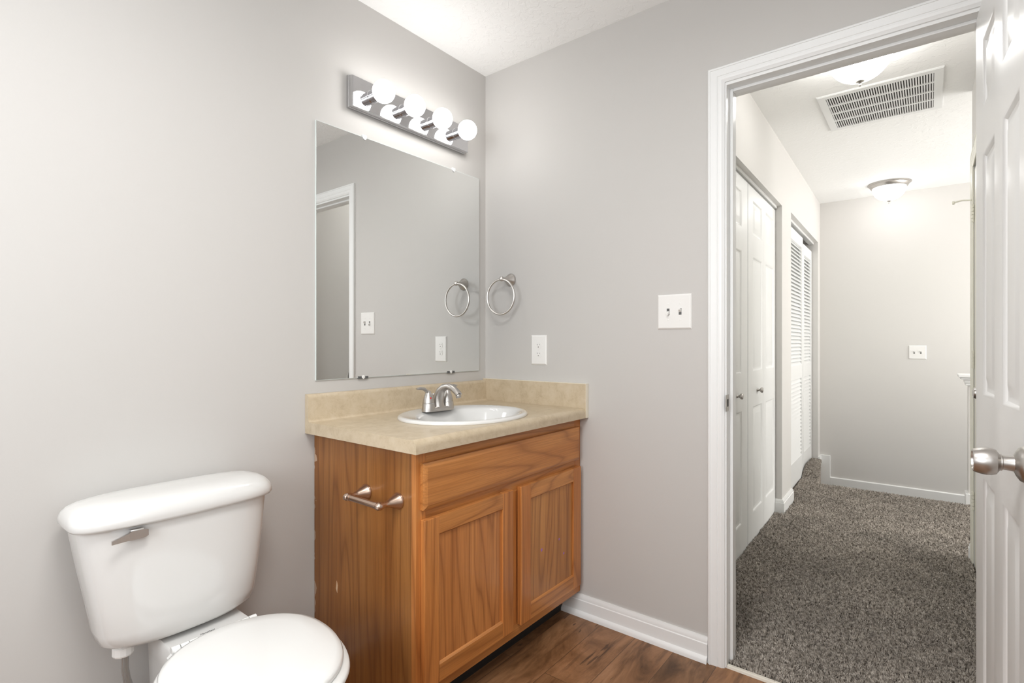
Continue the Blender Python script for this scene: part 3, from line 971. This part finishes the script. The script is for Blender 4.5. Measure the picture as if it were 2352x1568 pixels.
for s in (-1, 1):
    h = MB()
    h.lathe([(0.0255, 0.0), (0.0250, 0.006), (0.0225, 0.026), (0.0222, 0.0265)], (s * 0.051, 0, 0.004), (0, 0, 1), 28)
    ho = h.build('handle_base', M_NICKEL, fc, smooth=45)
    MB().lathe([(0.0228, 0.0), (0.0228, 0.0016)], (s * 0.051, 0, 0.0308), (0, 0, 1), 28).build('seam_ring', M_CHROME, ho)
    h = MB()
    h.lathe([(0.0218, 0.0), (0.0205, 0.010), (0.0165, 0.024), (0.0120, 0.036), (0.009, 0.044), (0.004, 0.047)], (s * 0.051, 0, 0.0326), (0, 0, 1), 28)
    h.tube([(s * 0.051, 0, 0.062), (s * 0.058, 0.001, 0.076), (s * 0.070, 0.002, 0.086), (s * 0.088, 0.003, 0.0895), (s * 0.106, 0.004, 0.0885)], [0.0095, 0.0085, 0.0078, 0.0080, 0.0045], 16, flat=0.75)
    h.build('lever_handle', M_NICKEL, fc, smooth=60)
MB().lathe([(0.0034, 0), (0.0030, 0.0008)], (-0.055, -0.0172, 0.052), (-0.15, -1, 0.25), 14).build('hot_dot', M_RED, fc)
MB().lathe([(0.0028, 0), (0.0028, 0.040), (0.0055, 0.043), (0.0065, 0.047), (0.0045, 0.052)], (0, 0.026, 0.012), (0, 0, 1), 18).build('lift_rod', M_NICKEL, fc, smooth=45)

# ---- toilet paper holder on the cabinet side
tp = thing('paper_holder', 'brushed nickel toilet paper holder without roll on the side of the vanity', 'paper holder', (VX - 0.0005, -0.380, 0.678))
for s in (1, -1):
    y = s * 0.077
    MB().lathe([(0.0245, 0.0), (0.0250, 0.003), (0.0225, 0.007), (0.0175, 0.020), (0.0105, 0.036), (0.0068, 0.050), (0.0095, 0.058), (0.0118, 0.067), (0.0112, 0.075), (0.0070, 0.082), (0.001, 0.083)], (0, y, 0), (-1, 0, 0), 32).build('post', M_NICKEL_OAKTINT, tp, smooth=50)
w = MB()
w.tube([(-0.0705, 0.070, 0), (-0.0705, 0.060, 0)], 0.0104, 20)
w.tube([(-0.0705, 0.062, 0), (-0.0705, -0.062, 0)], 0.0092, 20)
w.tube([(-0.0705, -0.060, 0), (-0.0705, -0.070, 0)], 0.0104, 20)
w.build('roller', M_NICKEL_OAKTINT, tp, smooth=50)

# ---- toilet
TX = -1.385
to = thing('toilet', 'white two-piece toilet with closed lid beside the vanity', 'toilet', (TX, 0, 0))
w = MB()
sec = [(0.4055, 0.130, 0.050, 3.0), (0.410, 0.156, 0.066, 3.2), (0.423, 0.172, 0.075, 3.6), (0.450, 0.180, 0.079, 4.0), (0.52, 0.190, 0.083, 4.4), (0.62, 0.206, 0.088, 4.8), (0.718, 0.2195, 0.091, 5.0)]
w.rings([superellipse(0.010 * min(1, (0.718 - z) / 0.25), -0.118, a + 0.005 * min(1, (0.718 - z) / 0.25), b, n, z, 72, 0.013) for z, a, b, n in sec])
tk = w.build('tank', M_CHINA, to, smooth=60)
w = MB()
sec = [(0.714, 0.2220, 0.093, 5.0), (0.715, 0.2300, 0.101, 5.0), (0.721, 0.2335, 0.1045, 5.0), (0.734, 0.2335, 0.1045, 4.6), (0.746, 0.2300, 0.101, 4.0), (0.756, 0.2220, 0.094, 3.4), (0.7635, 0.2080, 0.082, 3.0), (0.7685, 0.182, 0.062, 2.7), (0.7705, 0.130, 0.038, 2.5), (0.771, 0.05, 0.015, 2.2)]
w.rings([superellipse(0, -0.121, a, b, n, z, 72, 0.013) for z, a, b, n in sec])
w.build('tank_lid', M_CHINA, to, smooth=60)
# flush lever
w = MB()
yF = -0.2235
w.rings([[(-0.118, yF + 0.010, 0.690 + 0.0), (-0.118, yF + 0.010, 0.712), (-0.092, yF + 0.010, 0.712), (-0.092, yF + 0.010, 0.688)][::1],
         [(-0.118, yF - 0.006, 0.689), (-0.118, yF - 0.006, 0.711), (-0.092, yF - 0.007, 0.711), (-0.092, yF - 0.007, 0.687)]])
lv = w.build('flush_lever', M_LEVER, to, loc=(-0.012, 0, -0.003))
w = MB()
pl_ = [(-0.122, 0.6895), (-0.122, 0.7075), (-0.118, 0.7095), (-0.090, 0.7090), (-0.084, 0.7065), (-0.084, 0.6925), (-0.090, 0.6900), (-0.118, 0.6885)]
w.rings([[(x, yF - 0.006, z) for x, z in pl_], [(x, yF - 0.013, z) for x, z in pl_]])
w.rings([[(-0.122, yF - 0.013, 0.7065), (-0.122, yF - 0.006, 0.7065), (-0.122, yF - 0.006, 0.6900), (-0.122, yF - 0.013, 0.6900)],
         [(-0.142, yF - 0.017, 0.7020), (-0.142, yF - 0.011, 0.7020), (-0.142, yF - 0.011, 0.6905), (-0.142, yF - 0.017, 0.6905)],
         [(-0.158, yF - 0.020, 0.6985), (-0.158, yF - 0.014, 0.6985), (-0.158, yF - 0.014, 0.6910), (-0.158, yF - 0.020, 0.6910)]])
w.build('lever_arm', M_LEVER, lv, smooth=30)
# bowl with rear deck
w = MB()
def egg(z, hw, yb, yf, n=2.2, seg=72, cx=0.0):
    """egg plan: widest a bit behind the middle"""
    ym = yb + (yf - yb) * 0.42
    out = []
    for k in range(seg):
        t = 2 * PI * k / seg
        c_, s_ = math.cos(t), math.sin(t)
        x = hw * math.copysign(abs(c_) ** (2 / n), c_)
        L = (yb - ym) if s_ > 0 else (ym - yf)
        y = ym + L * math.copysign(abs(s_) ** (2 / n), s_)
        out.append((cx + x, y, z))
    return out
BX = 0.041
w.rings([egg(0.0, 0.105, -0.12, -0.60, 3.2), egg(0.03, 0.100, -0.12, -0.59, 3.0), egg(0.14, 0.092, -0.14, -0.56, 2.6), egg(0.24, 0.115, -0.16, -0.61, 2.3), egg(0.32, 0.155, -0.20, -0.66, 2.2, cx=BX / 2), egg(0.365, 0.176, -0.235, -0.695, 2.2, cx=BX), egg(0.385, 0.181, -0.24, -0.702, 2.2, cx=BX), egg(0.392, 0.174, -0.245, -0.695, 2.2, cx=BX)])
w.build('bowl', M_CHINA, to, smooth=60)
w = MB()
def rrect(x0, x1, y0, y1, r, z):
    pts = []
    for cx_, cy_, a0 in ((x1 - r, y1 - r, 0), (x0 + r, y1 - r, 90), (x0 + r, y0 + r, 180), (x1 - r, y0 + r, 270)):
        for i in range(6):
            a = math.radians(a0 + 90 * i / 5)
            pts.append((cx_ + r * math.cos(a), cy_ + r * math.sin(a), z))
    return pts
w.rings([rrect(-0.085 + BX, 0.100 + BX, -0.36, -0.060, 0.02, 0.20), rrect(-0.088 + BX, 0.104 + BX, -0.37, -0.055, 0.02, 0.33), rrect(-0.092 + BX, 0.108 + BX, -0.37, -0.055, 0.02, 0.386), rrect(-0.088 + BX, 0.104 + BX, -0.366, -0.059, 0.018, 0.3925)])
w.build('rear_deck', M_CHINA, to, smooth=50)
MB().box(-0.05, 0.07, -0.158, -0.08, 0.392, 0.4065).build('tank_gasket', M_DARK, to)
# seat and lid
w = MB()
w.rings([egg(0.394, 0.176, -0.300, -0.700, 2.15, cx=BX), egg(0.3945, 0.184, -0.292, -0.712, 2.15, cx=BX), egg(0.402, 0.187, -0.290, -0.716, 2.15, cx=BX), egg(0.411, 0.184, -0.292, -0.712, 2.15, cx=BX), egg(0.4135, 0.172, -0.302, -0.698, 2.15, cx=BX)])
w.build('seat', M_SEAT, to, smooth=60)
w = MB()
w.rings([egg(0.4145, 0.168, -0.300, -0.684, 2.15, cx=BX - .002), egg(0.416, 0.178, -0.292, -0.696, 2.15, cx=BX - .002), egg(0.424, 0.180, -0.290, -0.698, 2.15, cx=BX - .002), egg(0.431, 0.176, -0.294, -0.693, 2.15, cx=BX - .002), egg(0.4355, 0.164, -0.304, -0.680, 2.15, cx=BX - .002), egg(0.4375, 0.13, -0.335, -0.640, 2.1, cx=BX - .002), egg(0.4385, 0.06, -0.41, -0.54, 2.0, cx=BX - .002)])
w.build('seat_lid', M_SEAT, to, smooth=60)
for s in (-1, 1):
    hx = BX + s * 0.072
    hg = MB()
    for a, b, r in ((-0.030, -0.012, 0.0085), (-0.010, 0.008, 0.0080), (0.010, 0.028, 0.0085)):
        hg.tube([(hx + a, -0.272, 0.410), (hx + b, -0.272, 0.410)], r, 18)
    hg.rings([[(hx - s * 0.004, -0.262, 0.3925), (hx + s * 0.036, -0.262, 0.3925), (hx + s * 0.036, -0.298, 0.3925), (hx - s * 0.004, -0.298, 0.3925)],
              [(hx + s * 0.004, -0.270, 0.404), (hx + s * 0.030, -0.270, 0.404), (hx + s * 0.030, -0.290, 0.404), (hx + s * 0.004, -0.290, 0.404)]])
    hg.box(hx - 0.028, hx + 0.026, -0.300, -0.280, 0.404, 0.413, 0.003)
    hg.build('seat_hinge', M_SEAT, to, smooth=40)
# maker's script on the deck
fcv = bpy.data.curves.new('logo', 'FONT')
fcv.body = 'Mansfield'
fcv.size = 0.0095
fcv.shear = 0.45
fcv.extrude = 0.00015
fcv.align_x = 'CENTER'
fcv.align_y = 'CENTER'
tmp = bpy.data.objects.new('logo_tmp', fcv)
COL.objects.link(tmp)
bpy.context.view_layer.update()
lme = bpy.data.meshes.new_from_object(tmp.evaluated_get(bpy.context.evaluated_depsgraph_get()))
bpy.data.objects.remove(tmp, do_unlink=True)
lg = bpy.data.objects.new('logo', lme)
COL.objects.link(lg)
lme.materials.clear()
lme.materials.append(M_GREY)
lg.parent = to
lg.location = (0.041, -0.2160, 0.3929)
lg['label'] = 'dark maker name printed in script'
MB().tube([(0.029, -0.2225, 0.3929), (0.040, -0.224, 0.3929), (0.052, -0.2225, 0.3929)], [0.0003, 0.0006, 0.0003], 8).build('logo_swash', M_GREY, to)
# supply line
sl = thing('supply_hose', 'grey braided water hose with valve under the toilet tank', 'water hose', (TX - 0.114, -0.115, 0.0))
MB().lathe([(0.021, 0), (0.023, 0.004), (0.023, 0.022), (0.018, 0.025)], (0, 0, 0.370), (0, 0, 1), 12).build('plastic_nut', M_PLASTIC, sl, smooth=20)
MB().tube([(0.004, 0, 0.372), (0.004, 0.002, 0.335), (0.010, 0.008, 0.300), (0.022, 0.018, 0.262), (0.030, 0.025, 0.235)], 0.0085, 14).build('hose', M_BRAID, sl, smooth=60)
MB().lathe([(0.012, 0), (0.012, 0.010), (0.014, 0.012), (0.014, 0.024), (0.010, 0.030)], (0.030, 0.025, 0.205), (0.15, 0.1, 1), 12).build('coupling', M_CHROME, sl, smooth=30)
w = MB()
w.tube([(0.030, 0.025, 0.21), (0.030, 0.025, 0.175)], 0.011, 16)
w.tube([(0.030, 0.115, 0.182), (0.030, 0.0, 0.182)], 0.0085, 16)
w.lathe([(0.012, 0.0), (0.020, 0.004), (0.020, 0.012), (0.012, 0.014)], (0.030, -0.006, 0.182), (0, -1, 0), 16)
w.build('stop_valve', M_CHROME, sl, smooth=40)
MB().tube([(0.036, 0.03, 0.20), (0.075, 0.045, 0.222), (0.110, 0.060, 0.222), (0.140, 0.075, 0.215)], 0.007, 12).build('side_pipe', M_BRAID, sl, smooth=60)

# ---- bathroom door, hinged on the right jamb and swung into the room
DW, DH = 0.660, 2.018
TH = math.atan(0.06)
bd = thing('door_1', 'open white six-panel bathroom door with nickel knob, at right', 'door', (-0.002, -1.7915, 0.012), PI + TH)
bd['kind'] = 'thing'
zs = ((0.205, 0.790), (1.000, 1.620), (1.738, 1.915))
xs_ = ((0.110, 0.282), (0.378, 0.548))
rects = [(a, b, c_, d_) for a, b in xs_ for c_, d_ in zs]
# local x runs from hinge to free edge, visible face towards local -Y
w = MB()
panel_face(w.bm, DW, DH, rects, 0.0, -1, MOULD)
panel_face(w.bm, DW, DH, rects, 0.035, 1, MOULD)
for q in (((0, 0, 0), (0, 0.035, 0), (0, 0.035, DH), (0, 0, DH)), ((DW, 0, 0), (DW, 0.035, 0), (DW, 0.035, DH), (DW, 0, DH)),
          ((0, 0, 0), (DW, 0, 0), (DW, 0.035, 0), (0, 0.035, 0)), ((0, 0, DH), (DW, 0, DH), (DW, 0.035, DH), (0, 0.035, DH))):
    w.bm.faces.new([w.bm.verts.new(p) for p in q])
w.build('door_leaf', M_DOOR, bd, smooth=30)
kz = 0.913
kx = 0.600
kn = MB()
kn.lathe([(0.033, 0.0), (0.033, 0.002), (0.030, 0.008), (0.022, 0.013), (0.0145, 0.016), (0.0130, 0.026), (0.0130, 0.031), (0.0150, 0.0325), (0.0150, 0.0345), (0.0165, 0.036), (0.0225, 0.040), (0.0250, 0.047), (0.0255, 0.054), (0.0240, 0.063), (0.0215, 0.071), (0.0205, 0.073), (0.017, 0.0735), (0.0165, 0.070), (0.001, 0.069)], (kx, 0.0, kz), (0, -1, 0), 48)
kn.build('knob', M_NICKEL, bd, smooth=35)
kn = MB()
kn.lathe([(0.033, 0.0), (0.030, 0.008), (0.0145, 0.016), (0.0130, 0.031), (0.0225, 0.040), (0.0255, 0.054), (0.0215, 0.071), (0.001, 0.072)], (kx, 0.035, kz), (0, 1, 0), 32)
kn.build('knob', M_NICKEL, bd, smooth=35)
for hz in (0.18, 1.0, 1.82):
    MB().tube([(-0.002, 0.0405, hz - 0.044), (-0.002, 0.0405, hz + 0.044)], 0.005, 12).build('hinge', M_NICKEL, bd, smooth=50)
# strike plate on the left jamb
spz = 0.934
st = thing('strike_plate', 'small nickel strike plate on the left door jamb', 'strike plate', (0.010, DY0 - 0.0002, spz))
w = MB()
w.box(-0.022, 0.014, -0.0016, 0.0, -0.029, 0.029, 0.0006)
w.box(-0.026, -0.020, -0.004, 0.0, -0.018, 0.018, 0.001)
w.build('plate', M_NICKEL, st)
MB().box(-0.009, 0.006, -0.0020, -0.0014, -0.013, 0.013).build('latch_hole', M_DARK, st)

# ================================================================== HALL OBJECTS
# right wall: closed cream door with casing
cd = thing('door_2', 'closed cream painted door on the right hall wall, glimpsed past the open door', 'door', (R0, RY - 0.004, 0.012))
cd['kind'] = 'thing'
w = MB()
dw = R1 - R0 - 0.006
rects = [(a, b, c_, d_) for a, b in ((0.12, 0.41), (0.51, 0.80)) for c_, d_ in zs]
panel_face(w.bm, dw, DH, rects, 0.0, 1, MOULD)
panel_face(w.bm, dw, DH, [], -0.035, -1, MOULD)
for q in (((0, 0, 0), (0, -0.035, 0), (0, -0.035, DH), (0, 0, DH)), ((dw, 0, 0), (dw, -0.035, 0), (dw, -0.035, DH), (dw, 0, DH)),
          ((0, 0, 0), (dw, 0, 0), (dw, -0.035, 0), (0, -0.035, 0)), ((0, 0, DH), (dw, 0, DH), (dw, -0.035, DH), (0, -0.035, DH))):
    w.bm.faces.new([w.bm.verts.new(p) for p in q])
w.build('door_leaf', M_CREAM, cd, loc=(0.003, 0, 0))
MB().lathe([(0.028, 0.0), (0.026, 0.007), (0.012, 0.012), (0.011, 0.022), (0.021, 0.028), (0.024, 0.036), (0.020, 0.046), (0.010, 0.050), (0.001, 0.051)], (0.075, 0.0, 0.938), (0, 1, 0), 32).build('knob', M_NICKEL, cd, smooth=45)
for hz in (0.325, 1.050, 1.800):
    w = MB()
    for a, b in ((-0.045, -0.028), (-0.026, -0.010), (-0.008, 0.008), (0.010, 0.026), (0.028, 0.045)):
        w.tube([(dw + 0.003, 0.007, hz + a), (dw + 0.003, 0.007, hz + b)], 0.0062, 12)
    w.build('hinge', M_CREAM, cd, smooth=50)
w = MB()
w.tube([(dw + 0.003, 0.012, 1.868), (dw + 0.020, 0.050, 1.876), (dw + 0.030, 0.078, 1.872)], 0.004, 10)
w.lathe([(0.009, 0), (0.009, 0.008)], (dw + 0.031, 0.078, 1.871), (0.3, 1, 0), 14)
w.build('door_stop', M_CREAM, cd, smooth=50)
mb = MB()
pr = [(u * 0.07 / 0.057, v * 0.62) for u, v in CAS]
wd = 0.07
def cr(xo, zo, sx):
    return [(xo + sx * (wd - u), RY + v, zo + (wd - u if zo > 0 else 0)) for u, v in pr]
mb.rings([cr(R0 + 0.004, 0, -1), cr(R0 + 0.004, RT - 0.004, -1), cr(R1 - 0.004, RT - 0.004, 1), cr(R1 - 0.004, 0, 1)])
struct(mb.build('trim_5', M_CREAM, smooth=25), 'cream casing of the closed hall door')

# bifold closet doors in the left wall
def leaf_root(name, label, xa, rec, cat='door', group=None):
    ang = math.atan(0.025)
    r = thing(name, label, cat, (xa, HY(xa, rec), 0.006), ang, group)
    return r
b_z = ((0.16, 0.775), (0.975, 1.640), (1.765, 1.965))
def bif(name, label, xa, xb, ca, cb, knob=None, z1=2.035):
    r = leaf_root(name, label, xa, 0.040, 'closet door', 'white bifold closet door leaves')
    w = MB()
    ww = xb - xa
    rects = [(ca - xa, cb - xa, c_, d_) for c_, d_ in b_z]
    panel_face(w.bm, ww, z1, rects, 0.0, -1, MOULD)
    panel_face(w.bm, ww, z1, [], 0.028, 1, MOULD)
    for q in (((0, 0, 0), (0, 0.028, 0), (0, 0.028, z1), (0, 0, z1)), ((ww, 0, 0), (ww, 0.028, 0), (ww, 0.028, z1), (ww, 0, z1)),
              ((0, 0, 0), (ww, 0, 0), (ww, 0.028, 0), (0, 0.028, 0)), ((0, 0, z1), (ww, 0, z1), (ww, 0.028, z1), (0, 0.028, z1))):
        w.bm.faces.new([w.bm.verts.new(p) for p in q])
    w.build('door_leaf', M_DOOR, r, smooth=30)
    if knob is not None:
        MB().lathe([(0.010, 0.0), (0.0085, 0.004), (0.006, 0.010), (0.0075, 0.014), (0.0145, 0.019), (0.0165, 0.025), (0.0135, 0.031), (0.001, 0.033)], (knob - xa, 0, 0.862), (0, -1, 0), 24).build('knob', M_NICKEL, r, smooth=45)
    return r
bif('closet_door', 'white panelled closet door leaf at the hidden near end of the closet', 0.428, 0.803, 0.50, 0.73)
bif('closet_door', 'white panelled closet door leaf with knob, partly hidden by the bathroom door frame', 0.808, 1.196, 0.87, 1.072, 0.965)
bif('closet_door', 'white panelled closet door leaf with knob, fully in view', 1.206, 1.6085, 1.325, 1.567, 1.435)
bif('closet_door', 'white panelled closet door leaf without knob, nearest the pier', 1.6095, 1.958, 1.665, 1.920)
tk_ = MB()
hall_seg(tk_, C1A + 0.004, C1B - 0.004, 2.050, C1T, 0.030, 0.070)
tr_ = tk_.build('closet_door_track', M_TRIM)
tag(tr_, 'white metal track above the panelled closet doors', 'door track')
# louvred doors
def louvre(label, xa, xb, drop):
    r = leaf_root('louvred_door', label, xa, 0.050, 'louvred door', 'louvred closet door leaves')
    ww = xb - xa
    zt = 2.045 - drop
    st = 0.055
    f = MB()
    f.box(0, st, 0, 0.028, 0, zt, 0.001)
    f.box(ww - st, ww, 0, 0.028, 0, zt, 0.001)
    f.box(st, ww - st, 0, 0.028, 0, 0.19, 0.001)
    f.box(st, ww - st, 0, 0.028, 0.845, 0.960, 0.001)
    f.box(st, ww - st, 0, 0.028, zt - 0.09, zt, 0.001)
    f.box(0.01, ww - 0.01, 0.0245, 0.0265, 0.1, zt - 0.05)
    f.build('frame', M_DOOR, r)
    for z0, z1 in ((0.19, 0.845), (0.960, zt - 0.09)):
        n = int(round((z1 - z0) / 0.0305))
        p = (z1 - z0) / n
        s = MB()
        for i in range(n):
            zc = z0 + p * (i + 0.5)
            # slat tilted: front edge low
            s.rings([[(st, 0.001, zc - p * 0.50), (st, 0.004, zc - p * 0.56), (st, 0.023, zc + p * 0.36), (st, 0.020, zc + p * 0.42)],
                     [(ww - st, 0.001, zc - p * 0.50), (ww - st, 0.004, zc - p * 0.56), (ww - st, 0.023, zc + p * 0.36), (ww - st, 0.020, zc + p * 0.42)]])
        s.build('louvres', M_DOOR, r)
    return r
louvre('white louvred closet door leaf nearest the pier', 2.560, 3.190, 0.0)
louvre('narrower white louvred closet door leaf nearest the end wall', 3.205, 3.705, 0.045)
louvre('white louvred closet door leaf hidden behind the pier', 2.315, 2.552, 0.0)
tk_ = MB()
hall_seg(tk_, C2A + 0.004, C2B - 0.004, 2.072, C2T, 0.035, 0.075)
tag(tk_.build('closet_door_track', M_TRIM), 'white metal track above the louvred closet doors', 'door track')

# ceiling return-air grille
gx0, gx1, gy0, gy1 = 1.350, 1.905, -1.745, -1.210
vg = thing('air_vent', 'white rectangular return air grille on the hall ceiling', 'air vent', ((gx0 + gx1) / 2, (gy0 + gy1) / 2, ZH))
hx, hy = (gx1 - gx0) / 2, (gy1 - gy0) / 2
w = MB()
fw = 0.036
for a, b, c_, d_ in ((-hx, hx, -hy, -hy + fw), (-hx, hx, hy - fw, hy), (-hx, -hx + fw, -hy + fw, hy - fw), (hx - fw, hx, -hy + fw, hy - fw)):
    w.box(a, b, c_, d_, -0.009, 0.0)
w.build('frame', M_TRIM, vg)
w = MB()
for a, b, c_, d_ in ((-hx - 0.003, hx + 0.003, -hy - 0.003, -hy), (-hx - 0.003, hx + 0.003, hy, hy + 0.003), (-hx - 0.003, -hx, -hy, hy), (hx, hx + 0.003, -hy, hy)):
    w.box(a, b, c_, d_, -0.006, 0.0)
w.build('flange', M_TRIM, vg)
MB().box(-hx + fw, hx - fw, -hy + fw, hy - fw, -0.0012, -0.0002).build('dark_opening', M_DARK, vg)
w = MB()
for k in range(1, 4):
    xx = -hx + fw + (2 * hx - 2 * fw) * k / 4
    w.box(xx - 0.0065, xx + 0.0065, -hy + fw, hy - fw, -0.0085, -0.0012)
w.build('cross_bars', M_TRIM, vg)
nb = 42
wy = 2 * hy - 2 * fw
for k in range(nb):
    yc = -hy + fw + wy * (k + 0.5) / nb
    w = MB()
    w.rings([[(-hx + fw, yc - 0.0034, -0.0078), (-hx + fw, yc - 0.0030, -0.0085), (-hx + fw, yc + 0.0030, -0.0060), (-hx + fw, yc + 0.0030, -0.0048)],
             [(hx - fw, yc - 0.0034, -0.0078), (hx - fw, yc - 0.0030, -0.0085), (hx - fw, yc + 0.0030, -0.0060), (hx - fw, yc + 0.0030, -0.0048)]])
    w.build('blade', M_TRIM, vg)
for sx in (-1, 1):
    MB().lathe([(0.005, 0), (0.004, 0.002)], (sx * (hx - fw / 2), hy - 0.12, -0.009), (0, 0, -1), 12).build('screw', M_TRIM, vg)

# flush ceiling lamps
def ceil_lamp(label, x, y, z, glow, r=0.150, drop=0.168, group=None):
    t = thing('ceiling_light', label, 'ceiling light', (x, y, z), group=group)
    k = r / 0.150
    MB().lathe([(0.150 * k, 0.0), (0.150 * k, 0.006), (0.146 * k, 0.010), (0.140 * k, 0.012), (0.138 * k, 0.018), (0.128 * k, 0.034), (0.122 * k, 0.038), (0.118 * k, 0.038), (0.110 * k, 0.020)], (0, 0, 0), (0, 0, -1), 56).build('rim', M_NICKEL, t, smooth=40)
    prof = []
    R0_ = 0.117 * k
    for i in range(15):
        a = math.radians(i * 90 / 14)
        prof.append((R0_ * math.cos(a), 0.036 + (drop - 0.060) * math.sin(a) ** 1.0))
    MB().lathe(prof, (0, 0, 0), (0, 0, -1), 56).build('glass_bowl', glow, t, smooth=60)
    MB().lathe([(0.018, drop - 0.027), (0.017, drop - 0.021), (0.008, drop - 0.017), (0.004, drop - 0.012), (0.006, drop - 0.006), (0.004, drop)], (0, 0, 0), (0, 0, -1), 24).build('finial', M_NICKEL, t, smooth=45)
    return t
ceil_lamp('lit glass bowl ceiling light nearest the doorway, beside the air vent', 0.905, -1.446, ZH, M_GLOW1, 0.160, 0.180, 'hall ceiling lights')
ceil_lamp('lit glass bowl ceiling light at the far end of the hall', 3.485, -1.426, ZH, M_GLOW2, 0.150, 0.168, 'hall ceiling lights')
